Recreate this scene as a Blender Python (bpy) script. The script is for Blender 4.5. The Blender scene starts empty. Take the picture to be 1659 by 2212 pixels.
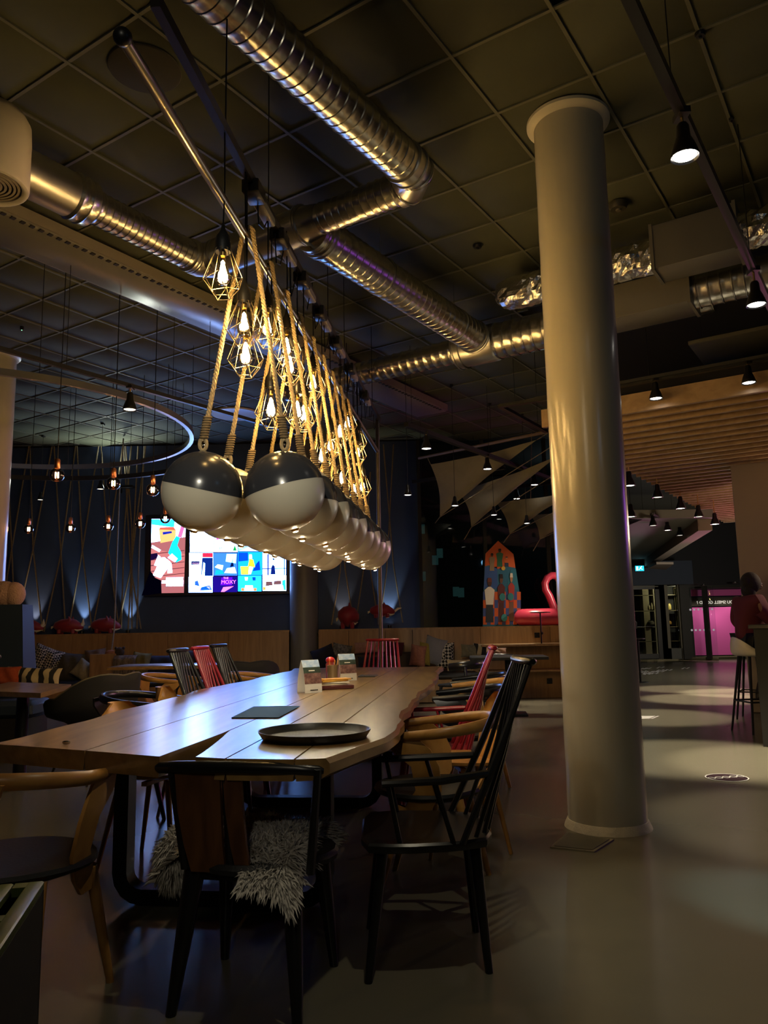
import bpy, math, random
from mathutils import Vector as V, Matrix as M4
random.seed(7)
C = bpy.context.scene.collection
SC = bpy.context.scene
PI = math.pi
# ------------------------------------------------------------------ camera (photo 1659 x 2212)
FPX, PITCH, ROLL, EYE = 1687.36, math.radians(8.44877), math.radians(-1.03886), 1.15
_f = V((0, math.cos(PITCH), math.sin(PITCH))); _r = V((1, 0, 0)); _u = _r.cross(_f)
CR = math.cos(ROLL)*_r + math.sin(ROLL)*_u
CU = -math.sin(ROLL)*_r + math.cos(ROLL)*_u
cd = bpy.data.cameras.new('camera'); cam = bpy.data.objects.new('camera', cd); C.objects.link(cam)
cd.sensor_fit = 'VERTICAL'; cd.sensor_height = 36.0; cd.lens = FPX/2212*36.0; cd.clip_start = .05
mw = M4.Identity(4)
for i in range(3):
    mw[i][0] = CR[i]; mw[i][1] = CU[i]; mw[i][2] = -_f[i]
mw[2][3] = EYE
cam.matrix_world = mw
SC.camera = cam
# ------------------------------------------------------------------ world, view, big lights
SC.view_settings.view_transform = 'Standard'; SC.view_settings.look = 'None'
SC.view_settings.gamma = 1.0; SC.view_settings.use_curve_mapping = False
SC.view_settings.exposure = 0.0
wd = bpy.data.worlds.new('world'); SC.world = wd; wd.use_nodes = True
wd.node_tree.nodes['Background'].inputs[0].default_value = (.30, .36, .5, 1)
wd.node_tree.nodes['Background'].inputs[1].default_value = 0.004
SC.cycles.use_denoising = True
SC.cycles.max_bounces = 8; SC.cycles.transparent_max_bounces = 16
SC.cycles.sample_clamp_indirect = 3.0
SC.cycles.caustics_reflective = False; SC.cycles.caustics_refractive = False
def lamp(kind, name, loc, power, col=(1, 1, 1), rot=None, size=.05, spot=1.2, blend=.4, aim=None):
    l = bpy.data.lights.new(name, kind); l.energy = power; l.color = col
    if kind == 'SPOT': l.spot_size = spot; l.spot_blend = blend; l.shadow_soft_size = size
    elif kind == 'POINT': l.shadow_soft_size = size
    elif kind == 'AREA': l.size = size
    o = bpy.data.objects.new(name, l); o.location = loc; C.objects.link(o)
    if aim is not None:
        o.rotation_euler = (V(aim)-V(loc)).to_track_quat('-Z', 'Y').to_euler()
    return o
# ------------------------------------------------------------------ helpers
AZ = math.radians(33.3821)
D1 = V((math.sin(AZ), math.cos(AZ), 0)); D2 = V((math.cos(AZ), -math.sin(AZ), 0)); UP = V((0, 0, 1))
TA = math.radians(6.3)
T1 = V((math.sin(TA), math.cos(TA), 0)); T2 = V((math.cos(TA), -math.sin(TA), 0)); TO = V((-.7, 2.9, 0))
CEIL = 4.43
def W(px, py, y=None, z=None):
    """point of the room seen at pixel px,py of the photo, on the vertical plane y or at height z"""
    d = CR*((px-829.5)/FPX) - CU*((py-1106)/FPX) + _f
    o = V((0, 0, EYE))
    t = (y/d.y) if y is not None else (z-EYE)/d.z
    return o + d*t
def WP(px, py, p0, n):
    d = CR*((px-829.5)/FPX) - CU*((py-1106)/FPX) + _f
    o = V((0, 0, EYE)); t = (V(p0)-o).dot(V(n))/d.dot(V(n))
    return o + d*t
def lin(h):
    h = h.lstrip('#'); c = [int(h[i:i+2], 16)/255 for i in (0, 2, 4)]
    return tuple(x/12.92 if x <= .04045 else ((x+.055)/1.055)**2.4 for x in c)
MATS = {}
def mat(name, col, rough=.5, metal=0., var=0., vscale=8., bump=0., bscale=60., spec=.5, stretch=(1, 1, 1), coat=0., sheen=0., col2=None, rvar=0.):
    if name in MATS: return MATS[name]
    if isinstance(col, str): col = lin(col)
    m = bpy.data.materials.new(name); m.use_nodes = True; nt = m.node_tree; N = nt.nodes; L = nt.links
    b = N['Principled BSDF']; b.inputs['Roughness'].default_value = rough; b.inputs['Metallic'].default_value = metal
    b.inputs['Specular IOR Level'].default_value = spec
    b.inputs['Coat Weight'].default_value = coat; b.inputs['Sheen Weight'].default_value = sheen
    b.inputs['Base Color'].default_value = (*col, 1)
    if var or bump or col2 is not None or rvar:
        tc = N.new('ShaderNodeTexCoord'); mp = N.new('ShaderNodeMapping'); mp.inputs['Scale'].default_value = stretch
        L.new(tc.outputs['Object'], mp.inputs['Vector'])
        if var or col2 is not None or rvar:
            n = N.new('ShaderNodeTexNoise'); n.inputs['Scale'].default_value = vscale; n.inputs['Detail'].default_value = 6
            n.inputs['Roughness'].default_value = .6
            L.new(mp.outputs[0], n.inputs['Vector'])
            if var or col2 is not None:
                r = N.new('ShaderNodeValToRGB')
                c2 = lin(col2) if isinstance(col2, str) else (col2 if col2 else tuple(x*(1+var) for x in col))
                c1 = col if col2 else tuple(x*(1-var) for x in col)
                r.color_ramp.elements[0].color = (*c1, 1); r.color_ramp.elements[1].color = (*c2, 1)
                r.color_ramp.elements[0].position = .32; r.color_ramp.elements[1].position = .68
                L.new(n.outputs['Fac'], r.inputs['Fac']); L.new(r.outputs['Color'], b.inputs['Base Color'])
            if rvar:
                mr = N.new('ShaderNodeMapRange'); mr.inputs[3].default_value = rough-rvar; mr.inputs[4].default_value = rough+rvar
                mr.inputs[1].default_value = .3; mr.inputs[2].default_value = .7
                L.new(n.outputs['Fac'], mr.inputs[0]); L.new(mr.outputs[0], b.inputs['Roughness'])
        if bump:
            n2 = N.new('ShaderNodeTexNoise'); n2.inputs['Scale'].default_value = bscale; n2.inputs['Detail'].default_value = 4
            L.new(mp.outputs[0], n2.inputs['Vector'])
            bp = N.new('ShaderNodeBump'); bp.inputs['Strength'].default_value = bump; bp.inputs['Distance'].default_value = .01
            L.new(n2.outputs['Fac'], bp.inputs['Height']); L.new(bp.outputs['Normal'], b.inputs['Normal'])
    MATS[name] = m
    return m
def emit(name, col, strength):
    if name in MATS: return MATS[name]
    if isinstance(col, str): col = lin(col)
    m = bpy.data.materials.new(name); m.use_nodes = True; nt = m.node_tree; N = nt.nodes
    N.remove(N['Principled BSDF']); e = N.new('ShaderNodeEmission')
    e.inputs[0].default_value = (*col, 1); e.inputs[1].default_value = strength
    nt.links.new(e.outputs[0], N['Material Output'].inputs[0]); MATS[name] = m
    return m
def glass(name, tint=(1, 1, 1), rough=.03, ior=1.45, boost=1.0):
    """thin clear glass: see-through with a mirror coat that grows at grazing angles"""
    if name in MATS: return MATS[name]
    m = bpy.data.materials.new(name); m.use_nodes = True; nt = m.node_tree; N = nt.nodes; L = nt.links
    N.remove(N['Principled BSDF'])
    t = N.new('ShaderNodeBsdfTransparent'); t.inputs[0].default_value = (*tint, 1)
    g = N.new('ShaderNodeBsdfGlossy'); g.inputs['Roughness'].default_value = rough
    f = N.new('ShaderNodeFresnel'); f.inputs[0].default_value = ior
    mu = N.new('ShaderNodeMath'); mu.operation = 'MULTIPLY'; mu.inputs[1].default_value = boost; mu.use_clamp = True
    x = N.new('ShaderNodeMixShader')
    L.new(f.outputs[0], mu.inputs[0]); L.new(mu.outputs[0], x.inputs[0]); L.new(t.outputs[0], x.inputs[1]); L.new(g.outputs[0], x.inputs[2])
    L.new(x.outputs[0], N['Material Output'].inputs[0]); MATS[name] = m
    return m
def stripes(name, c1, c2, scale, rough=.9, axis='X', kind='BANDS', dist=2.):
    if name in MATS: return MATS[name]
    m = bpy.data.materials.new(name); m.use_nodes = True; nt = m.node_tree; N = nt.nodes; L = nt.links
    b = N['Principled BSDF']; b.inputs['Roughness'].default_value = rough
    tc = N.new('ShaderNodeTexCoord')
    if kind == 'CHECK':
        w = N.new('ShaderNodeTexChecker'); w.inputs['Scale'].default_value = scale
        w.inputs['Color1'].default_value = (*lin(c1), 1); w.inputs['Color2'].default_value = (*lin(c2), 1)
        mp = N.new('ShaderNodeMapping'); mp.inputs['Rotation'].default_value = (.2, .785, .3)
        L.new(tc.outputs['Object'], mp.inputs[0]); L.new(mp.outputs[0], w.inputs['Vector']); L.new(w.outputs['Color'], b.inputs['Base Color'])
    else:
        w = N.new('ShaderNodeTexWave'); w.inputs['Scale'].default_value = scale; w.inputs['Distortion'].default_value = dist; w.bands_direction = axis
        w.inputs['Detail Scale'].default_value = 2
        r = N.new('ShaderNodeValToRGB'); r.color_ramp.elements[0].position = .42; r.color_ramp.elements[1].position = .58
        r.color_ramp.elements[0].color = (*lin(c1), 1); r.color_ramp.elements[1].color = (*lin(c2), 1)
        L.new(tc.outputs['Object'], w.inputs['Vector']); L.new(w.outputs['Fac'], r.inputs[0]); L.new(r.outputs[0], b.inputs['Base Color'])
    MATS[name] = m
    return m
def wood(name, c1, c2, rough=.45, scale=6., stretch=(9, 1, 9), bump=.05, coat=0., spec=.5):
    if name in MATS: return MATS[name]
    m = bpy.data.materials.new(name); m.use_nodes = True; nt = m.node_tree; N = nt.nodes; L = nt.links
    b = N['Principled BSDF']; b.inputs['Roughness'].default_value = rough; b.inputs['Coat Weight'].default_value = coat
    b.inputs['Specular IOR Level'].default_value = spec; b.inputs['Coat Roughness'].default_value = .23
    tc = N.new('ShaderNodeTexCoord'); mp = N.new('ShaderNodeMapping'); mp.inputs['Scale'].default_value = stretch
    oi = N.new('ShaderNodeObjectInfo'); ad = N.new('ShaderNodeVectorMath'); ad.operation = 'ADD'
    mul = N.new('ShaderNodeMath'); mul.operation = 'MULTIPLY'; mul.inputs[1].default_value = 37.
    L.new(oi.outputs['Random'], mul.inputs[0]); L.new(tc.outputs['Object'], mp.inputs[0]); L.new(mp.outputs[0], ad.inputs[0]); L.new(mul.outputs[0], ad.inputs[1])
    n = N.new('ShaderNodeTexNoise'); n.inputs['Scale'].default_value = scale; n.inputs['Detail'].default_value = 8; n.inputs['Distortion'].default_value = .6
    L.new(ad.outputs[0], n.inputs['Vector'])
    r = N.new('ShaderNodeValToRGB'); r.color_ramp.elements[0].position = .3; r.color_ramp.elements[1].position = .7
    r.color_ramp.elements[0].color = (*lin(c1), 1); r.color_ramp.elements[1].color = (*lin(c2), 1)
    L.new(n.outputs['Fac'], r.inputs[0]); L.new(r.outputs[0], b.inputs['Base Color'])
    bp = N.new('ShaderNodeBump'); bp.inputs['Strength'].default_value = bump; bp.inputs['Distance'].default_value = .005
    L.new(n.outputs['Fac'], bp.inputs['Height']); L.new(bp.outputs[0], b.inputs['Normal'])
    MATS[name] = m
    return m
class MB:
    def __init__(s): s.v = []; s.f = []
    def add(s, vs, fs):
        k = len(s.v); s.v += [tuple(x) for x in vs]; s.f += [tuple(i+k for i in f) for f in fs]; return s
    def hexa(s, p):   # 8 corners: bottom 0-3, top 4-7
        return s.add(p, [(3, 2, 1, 0), (4, 5, 6, 7), (0, 1, 5, 4), (1, 2, 6, 5), (2, 3, 7, 6), (3, 0, 4, 7)])
    def box(s, c, size, ax=None, bev=0.):
        X, Y, Z = ax if ax else (V((1, 0, 0)), V((0, 1, 0)), UP)
        c = V(c); a, b, h = size[0]/2, size[1]/2, size[2]/2
        if bev <= 0:
            return s.hexa([c+X*i*a+Y*j*b+Z*k*h for k in (-1, 1) for i, j in ((-1, -1), (1, -1), (1, 1), (-1, 1))])
        e = min(bev, a*.9, b*.9, h*.9); rings = []
        for k, q in ((-1, e), (-1, 0), (1, 0), (1, e)):
            hz = k*(h if q else h-e); aa = a-q; bb = b-q; c2 = e*.6
            rings.append([c+X*x+Y*y+Z*hz for x, y in ((-aa+c2, -bb), (aa-c2, -bb), (aa, -bb+c2), (aa, bb-c2), (aa-c2, bb), (-aa+c2, bb), (-aa, bb-c2), (-aa, -bb+c2))])
        return s.loft(rings)
    def loft(s, rings, caps=True, close=True):
        n = len(rings[0]); vs = [p for r in rings for p in r]; fs = []
        for i in range(len(rings)-1):
            for j in range(n if close else n-1):
                a = i*n+j; b = i*n+(j+1) % n
                fs.append((a, b, b+n, a+n))
        if caps and close:
            fs.append(tuple(range(n-1, -1, -1))); fs.append(tuple(range((len(rings)-1)*n, len(rings)*n)))
        return s.add(vs, fs)
    def tube(s, pts, r, n=8, caps=True, flat=1.0, upv=None, closed=False):
        pts = [V(p) for p in pts]; m = len(pts)
        rs = r if isinstance(r, (list, tuple)) else [r]*m
        rings = []; side = None
        for i in range(m):
            if closed: d = pts[(i+1) % m]-pts[i-1]
            else: d = pts[min(i+1, m-1)]-pts[max(i-1, 0)]
            d.normalize()
            if side is None:
                a = V(upv) if upv is not None else (UP if abs(d.z) < .9 else V((1, 0, 0)))
                side = d.cross(a).normalized()
            elif upv is not None:
                side = d.cross(V(upv)).normalized()
            else:
                side = (side-d*side.dot(d)).normalized()
            o = side.cross(d)
            rings.append([pts[i]+side*math.cos(2*PI*k/n)*rs[i]+o*math.sin(2*PI*k/n)*rs[i]*flat for k in range(n)])
        if closed: rings.append(rings[0]); caps = False
        return s.loft(rings, caps)
    def cyl(s, a, b, r0, r1=None, n=16): return s.tube([a, b], [r0, r0 if r1 is None else r1], n)
    def lathe(s, prof, n=20, c=(0, 0, 0), ax=None, ring=False):
        if ring: prof = list(prof)+[prof[0]]
        X, Y, Z = ax if ax else (V((1, 0, 0)), V((0, 1, 0)), UP)
        c = V(c)
        return s.loft([[c+(X*math.cos(2*PI*k/n)+Y*math.sin(2*PI*k/n))*max(r, 1e-4)+Z*z for k in range(n)] for r, z in prof], not ring)
    def sphere(s, c, r, n=20, m=12, sc=(1, 1, 1), ax=None):
        X, Y, Z = ax if ax else (V((1, 0, 0)), V((0, 1, 0)), UP)
        c = V(c); rings = []
        for i in range(m+1):
            t = -PI/2+PI*i/m; q = max(math.cos(t), 1e-3)
            rings.append([c+X*math.cos(2*PI*k/n)*q*r*sc[0]+Y*math.sin(2*PI*k/n)*q*r*sc[1]+Z*math.sin(t)*r*sc[2] for k in range(n)])
        return s.loft(rings)
    def prism(s, poly, a, b):   # poly: list of points, extruded from offset a to offset b (vectors)
        return s.loft([[V(p)+V(a) for p in poly], [V(p)+V(b) for p in poly]])
    def strip(s, path, widths, side, th):   # bent board: path points, half widths along side vector, thickness along local normal
        rings = []; side = V(side)
        for i, p in enumerate(path):
            p = V(p); d = (V(path[min(i+1, len(path)-1)])-V(path[max(i-1, 0)])).normalized()
            nn = d.cross(side).normalized()*th/2; w = widths[i]
            rings.append([p-side*w-nn, p+side*w-nn, p+side*w+nn, p-side*w+nn])
        return s.loft(rings)
    def build(s, name, m, parent=None, smooth=40, world=False):
        me = bpy.data.meshes.new(name)
        vs = s.v
        if world and parent is not None:
            w = parent; o = V((0, 0, 0))
            while w: o += w.location; w = w.parent
            vs = [tuple(V(v)-o) for v in vs]
        me.from_pydata(vs, [], s.f); me.update()
        if smooth:
            me.polygons.foreach_set('use_smooth', [True]*len(me.polygons))
            me.set_sharp_from_angle(angle=math.radians(smooth))
        me.materials.append(m)
        o = bpy.data.objects.new(name, me); C.objects.link(o)
        if parent: o.parent = parent
        return o
def tag(o, label, cat, group=None):
    o['label'] = label; o['category'] = cat
    if group: o['group'] = group
    return o
def thing(name, label, cat, loc=(0, 0, 0), rz=0., group=None):
    o = bpy.data.objects.new(name, None); o.empty_display_size = .05; C.objects.link(o)
    o.location = loc; o.rotation_euler = (0, 0, rz)
    return tag(o, label, cat, group)
def struct(o): o['kind'] = 'structure'; return o
def stuff(o): o['kind'] = 'stuff'; return o
def copy_tree(o, parent=None):
    c = o.copy(); C.objects.link(c); c.parent = parent
    for ch in list(o.children): copy_tree(ch, c)
    return c
def text_mesh(name, s, size, m, parent, ext=.001, mirror=False, align='LEFT'):
    cu = bpy.data.curves.new(name, 'FONT'); cu.body = s; cu.size = size; cu.extrude = ext; cu.align_x = align
    tmp = bpy.data.objects.new(name+'_tmp', cu); C.objects.link(tmp)
    dg = bpy.context.evaluated_depsgraph_get(); dg.update()
    me = bpy.data.meshes.new_from_object(tmp.evaluated_get(dg))
    C.objects.unlink(tmp); bpy.data.objects.remove(tmp)
    me.materials.clear(); me.materials.append(m)
    if mirror:
        for v in me.vertices: v.co.x = -v.co.x
    o = bpy.data.objects.new(name, me); C.objects.link(o)
    if parent: o.parent = parent
    return o
# lamps off frame or hidden: bar strips, cool lamps, track spot, and added fills
lamp('SPOT', 'bar_strip_violet', (7.2, 7.5, 2.6), 40, (.55, .12, 1.), size=.5, spot=2.4, blend=.5, aim=(3, 7, 1.6))
lamp('SPOT', 'bar_strip_magenta', (8.5, 14.5, 1.9), 420, (1., .2, .55), size=.4, spot=2.4, blend=.5, aim=(6, 13, 3.2))
lamp('SPOT', 'rear_fill', (-.6, -1.6, 3.7), 36, (1., .86, .62), size=.35, spot=2.2, blend=.6, aim=(0, 6, 1.2))  # wide fill added to lift the dark fronts, no such lamp known
lamp('SPOT', 'globe_fill', (-.5, -1.2, 3.3), 420, (1., .93, .74), size=.08, spot=.42, blend=.8, aim=(-.45, 4.2, 1.8))  # fill light added to brighten the globe fronts
lamp('SPOT', 'ceiling_fill', (-4.6, 13.3, 3.72), 70, (.9, 1., .85), size=.05, spot=2.5, blend=.6, aim=(-4.6, 12.7, 4.43))  # added to light the far left ceiling, real source unknown
lamp('SPOT', 'mural_fill', (3.6, 12.2, 2.0), 60, (1., .85, .65), size=.04, spot=.75, blend=.6, aim=(2.35, 13.3, 1.75))  # added behind the column to brighten the painted board, no fixture
lamp('POINT', 'lobby_fill', (8.7, 16.2, 2.0), 280, (1., .92, .8), size=.2)  # added out of view to brighten the entrance ceiling
lamp('POINT', 'shop_fill', (9.3, 24.9, 2.2), 60, (1., .85, .5), size=.05)  # added behind the door to brighten frames and shelves
lamp('POINT', 'yard_fill', (3.55, 15.3, 4.0), 5, (.7, .9, 1.), size=.03)  # added outside, hidden by the column, to lift the black window
lamp('SPOT', 'cool_spot', (3.4, 1.0, 3.3), 420, (.55, .9, 1.), size=.02, spot=.22, blend=.7, aim=(1.72, 3.35, 0))
lamp('POINT', 'slat_fill', (6.3, 9.6, 2.5), 130, (1., .7, .42), size=.12)  # added out of view to brighten the slat undersides
lamp('POINT', 'cool_lamp', (3.4, .4, 3.3), 5, (.25, .6, 1.), size=.1)
lamp('SPOT', 'track_spot', (.35, 2.0, 3.4), 45, (1., .88, .62), size=.03, spot=.95, blend=.7, aim=(.0, 2.75, 0))
lamp('SPOT', 'sheepskin_fill', (-.15, -1.0, 2.4), 26, (1., .9, .72), size=.04, spot=.2, blend=.9, aim=(-.42, 2.6, .42))  # narrow fill added for the sheepskin alone
# ------------------------------------------------------------------ materials
def floor_material():
    m = mat('concrete', (.13, .12, .085), .27, var=.08, vscale=.35)
    return m
mFLOOR = floor_material()
mTILE = mat('ceiling_tile', (.062, .068, .045), .9, var=.06, vscale=3)
mTBAR = mat('ceiling_bar', (.105, .108, .08), .6)
mNAVY = mat('navy_wall', (.028, .055, .15), .7, var=.12, vscale=2)
mDARK = mat('dark_paint', (.012, .012, .014), .7)
mOAKP = wood('oak_panel', '#8a6a48', '#a5825a', .55, 3., (6, 6, .5))
mOAKT = wood('oak_table', '#7d5f38', '#a8854f', .30, 2.2, (7, .7, 7), .02, coat=.9)
mOAKE = wood('oak_edge', '#4c3620', '#6b4c2c', .6, 5., (3, 3, 9), .3)
mOAKC = wood('oak_chair', '#a8763a', '#c4924e', .4, 4., (3, 3, 3), .02, coat=.2)
mBRN = wood('brown_board', '#4a2c17', '#6a4424', .45, 4., (6, 6, 1), .05)
mBLK = mat('black_lacquer', (.008, .008, .009), .28, spec=.5)
mBLKM = mat('black_metal', (.012, .012, .013), .38, .3)
mRED = mat('red_lacquer', (.30, .016, .03), .3)
mSEAT = mat('black_leather', (.012, .012, .012), .55, bump=.1, bscale=90)
mGALV = mat('galvanised', (.62, .61, .58), .27, 1., var=.12, vscale=5, bump=.03, bscale=9)
mFOIL = mat('foil', (.75, .74, .72), .22, 1., bump=1., bscale=26)
mGALVP = mat('galvanised_plain', (.55, .55, .54), .33, 1., var=.1, vscale=4)
mBOXD = mat('duct_box', (.16, .155, .15), .5, .4)
mCOLM = mat('column_paint', (.47, .44, .36), .22, var=.05, vscale=2, spec=.55, bump=.10, bscale=5, stretch=(3, 3, .4))
mCOLR = mat('column_collar', (.55, .52, .44), .4)
mWHT = mat('white_enamel', (.5, .47, .42), .4)
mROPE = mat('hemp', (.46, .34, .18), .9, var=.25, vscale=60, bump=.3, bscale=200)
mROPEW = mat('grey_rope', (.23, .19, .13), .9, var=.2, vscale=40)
mCREAM = mat('cream_globe', (.62, .57, .45), .35)
mGLOSS = mat('black_globe', (.035, .037, .045), .22)
mBRASS = mat('brass', (.6, .4, .15), .35, 1.)
mCOPPER = mat('copper', (.75, .32, .16), .3, 1.)
mCHROME = mat('chrome', (.7, .7, .7), .15, 1.)
mWIRE = mat('cage_wire', (.35, .27, .16), .35, .8)
mBULB = glass('bulb_glass', (1, .86, .62), .02, 1.35)
mPANE = glass('pane_glass', (.8, .85, .85), .02, 1.5)
mFILA = emit('warm_filament', (1., .70, .30), 340.)
mFILB = emit('globe_filament', (1., .55, .25), 160.)
mLED = emit('warm_led', (1., .84, .55), 1000.)
mSPOT = emit('spot_face', (1., .93, .8), 14.)
mSPOTD = emit('spot_face_dim', (1., .9, .72), 3.)
WARM = (1., .62, .27)
def px_of(p):
    d = V(p)-V((0, 0, EYE)); w = d.dot(_f)
    if w < .05: return None
    return 829.5+FPX*d.dot(CR)/w, 1106-FPX*d.dot(CU)/w
def near_frame(p, m=160):
    q = px_of(p)
    return q is not None and -m < q[0] < 1659+m and -m < q[1] < 2212+m
def TL(s, w, z): return TO + T1*s + T2*w + UP*z
# ================================================================== ROOM SHELL
fl = struct(MB().box((4, 13, -.1), (34, 36, .2)).build('floor', mFLOOR))
ce = struct(MB().box((4, 13, CEIL+.08), (34, 36, .1)).build('ceiling', mat('ceiling_void', (.02, .019, .016), .95)))
S = .6165; U0 = 3.945*S; V0 = -6.066*S
tiles = []
for i in range(-16, 26):
    for j in range(-22, 26):
        a = U0+(i+.5)*S; b = V0+(j+.5)*S
        p = D1*a+D2*b+UP*CEIL
        if p.y > 13.3 or p.y < -.5 or (a > 7.3 and b > -3.0): continue
        if near_frame(p, 120): tiles.append((p.length, p))
tiles.sort(key=lambda t: t[0])
tm = None; far = MB()
for k, (d, p) in enumerate(tiles):
    if k < 290:
        if tm is None:
            o = MB().box((0, 0, 0), (S-.012, S-.012, .02), (D1, D2, UP), .003).build('tile', mTILE, ce); tm = o.data
        else:
            o = bpy.data.objects.new('tile', tm); C.objects.link(o); o.parent = ce
        o.location = p+UP*.012
    else: far.box(p+UP*.012, (S-.012, S-.012, .02), (D1, D2, UP))
if far.v: stuff(far.build('tile_field', mTILE, ce))
def clipline(p, d):
    ts = [t*.1 for t in range(-200, 300) if near_frame(p+d*(t*.1), 200) and -.6 < (p+d*(t*.1)).y < 13.35 and not ((p+d*(t*.1)).dot(D1) > 7.3 and (p+d*(t*.1)).dot(D2) > -3.0)]
    return (min(ts), max(ts)) if len(ts) > 2 else None
for j in range(-22, 26):
    p = D2*(V0+j*S)+UP*(CEIL-.004); c = clipline(p, D1)
    if c: MB().box(p+D1*(c[0]+c[1])/2, (c[1]-c[0], .021, .012), (D1, D2, UP)).build('grid_bar', mTBAR, ce)
for i in range(-16, 26):
    p = D1*(U0+i*S)+UP*(CEIL-.003); c = clipline(p, D2)
    if c: MB().box(p+D2*(c[0]+c[1])/2, (.021, c[1]-c[0], .011), (D1, D2, UP)).build('grid_bar', mTBAR, ce)
# back wall: navy wall left, dark window right
YW = 13.55
struct(MB().box((-5.7, YW+.1, CEIL/2), (12.6, .2, CEIL)).build('wall_back', mNAVY))
struct(MB().box((-9.0, 6, CEIL/2), (.2, 18, CEIL)).build('wall_left', mNAVY))
w1 = struct(MB().box((2.25, YW+.02, .57), (3.3, .12, 1.14)).build('window_1', mDARK))
for x in (.62, 1.75, 2.85, 3.87): MB().box((x, YW, 2.78), (.06, .08, 3.3)).build('frame', mDARK, w1)
for a, b in ((.65, 1.72), (1.78, 2.82), (2.88, 3.84)):
    MB().box(((a+b)/2, YW+.02, 2.78), (b-a, .012, 3.28)).build('pane', mPANE, w1)
struct(MB().box((4.0, YW+6, CEIL/2), (.2, 12.2, CEIL)).build('wall_side', mDARK))
struct(MB().box((2.2, YW+3.6, CEIL/2), (3.4, .2, CEIL)).build('wall_outside', mat('night_facade', (.006, .008, .01), .9)))
# far building seen through the window: a facade across the yard with a few lit windows
bd = thing('apartment_building', 'dark apartment block with dim teal windows outside the black window', 'building', (2.5, YW+3.2, 0))
MB().box((2.2, YW+3.2, 2.2), (3.2, .3, 4.3)).build('wall', mat('facade', (.012, .016, .018), .9), bd, world=True)
mTEAL = emit('lit_teal_window', '#5a8f8c', .08)
for q in ((866, 1130), (883, 1157), (911, 1143), (877, 1199), (901, 1262), (913, 1245), (985, 1278), (996, 1280), (950, 1195), (940, 1210)):
    p = W(*q, y=YW+3.03); MB().box(p, (.13, .02, .2)).build('window', mTEAL, bd, world=True)
# oak panelling with ledge
YP = 13.05; LEDGE = 1.13
tr = struct(MB().box((-2.45, YP+.27, LEDGE-.06), (12.2, .5, .02)).build('trim_1', mDARK))
def panel(x0, x1):
    MB().box(((x0+x1)/2, YP, LEDGE/2), (x1-x0-.006, .04, LEDGE-.02), bev=.004).build('panel', mOAKP, tr)
x = -8.6
for k in range(7): panel(x, x+1.0); x += 1.0
for a, b in ((-1.12, -.62), (-.62, -.02), (-.02, .43), (.43, 1.55), (1.55, 2.7), (2.7, 3.7)): panel(a, b)
MB().box((-5.1, YP+.26, LEDGE+.0), (7.0, .56, .03)).build('ledge_board', mOAKP, tr)
MB().box((1.29, YP+.26, LEDGE+.0), (4.8, .56, .03)).build('ledge_board', mOAKP, tr)
# columns
def column(name, label, loc, r, top, m=mCOLM, collar=.045, foot=True):
    t = thing(name, label, 'column', loc)
    prof = [(r, .0)]+[(r+.0012*math.sin(i*2.3), .02+(top-.05)*i/30) for i in range(31)]
    MB().lathe(prof, 56).build('shaft', m, t, smooth=60)
    if collar: MB().lathe([(r-.01, top-.05), (r+collar*.5, top-.045), (r+collar, top-.02), (r+collar, top), (r, top)], 56).build('collar', mCOLR, t)
    if foot: MB().lathe([(r-.01, .05), (r+.004, .045), (r+.02, .012), (r+.024, 0)], 56).build('sealant_ring', mat('sealant', (.55, .5, .4), .7, bump=.6, bscale=30), t)
    return t
column('round_column', 'tall cream round column standing right of the long table', (1.255, 4.71, 0), .222, CEIL-.01)
column('round_column', 'cream round column inside the curved ring rail', (-4.55, 8.85, 0), .225, CEIL-.01)
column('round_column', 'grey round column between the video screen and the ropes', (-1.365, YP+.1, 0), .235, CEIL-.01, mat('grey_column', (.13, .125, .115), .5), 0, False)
sq = thing('square_column', 'wide plain square column under the slatted ceiling', 'column', (5.25, 10.35, 0))
MB().box((0, 0, 1.62), (.9, .9, 3.24), (D1, D2, UP), .01).build('shaft', mat('beige_column', (.27, .22, .18), .6), sq)
# slatted timber ceiling
sl = struct(MB().box(D1*12.6+D2*1.9+UP*3.47, (10.4, 9.8, .03), (D1, D2, UP)).build('trim_2', mDARK))
mSLAT = wood('oak_slat', '#8a7054', '#a3876a', .5, 2., (6, 1, 6), .03)
sm0 = None
for k in range(38):
    if sm0 is None:
        o = MB().box((0, 0, 0), (.045, 9.8, .19), (D1, D2, UP)).build('slat', mSLAT, sl); sm0 = o.data
    else:
        o = bpy.data.objects.new('slat', sm0); C.objects.link(o); o.parent = sl
    o.location = D1*(7.62+.266*k)+D2*1.9+UP*3.30
# ================================================================== LONG TABLE
tb = thing('dining_table', 'long live-edge oak plank table with black steel frames', 'table', TL(2.4, -.05, 0))
ws = [-.80, -.30, .04, .24, .46, .70]
rr = random.Random(3)
def edge(s, side):
    if side < 0: return -.80+.035*math.sin(s*1.7+.4)+.018*math.sin(s*4.1)+.01*math.sin(s*9+1)+ (.07*max(0, .5-s) if s < .5 else 0)
    return .70+.02*math.sin(s*1.9+2)+.008*math.sin(s*5.3)+.007*math.sin(s*11+1)+.004*math.sin(s*23)-(.1*max(0, .25-s)**1.2*3 if s < .25 else 0)
NA, NL, NR = [((q-TO).dot(T1), (q-TO).dot(T2)) for q in (W(490, 1580, z=.76), W(345, 1634, z=.76), W(428, 1632, z=.76))]
def notch(s, w, right):
    lip = NR if right else NL
    if s >= NA[0]: return w
    f = max(0, min(1, (NA[0]-s)/(NA[0]-lip[0]))); base = w+(NA[1]-w)*min(1, max(0, (NA[0]+.25-s)/.25))
    g = f**(.8 if right else 1.25)
    return NA[1]+(lip[1]-NA[1])*g
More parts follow.
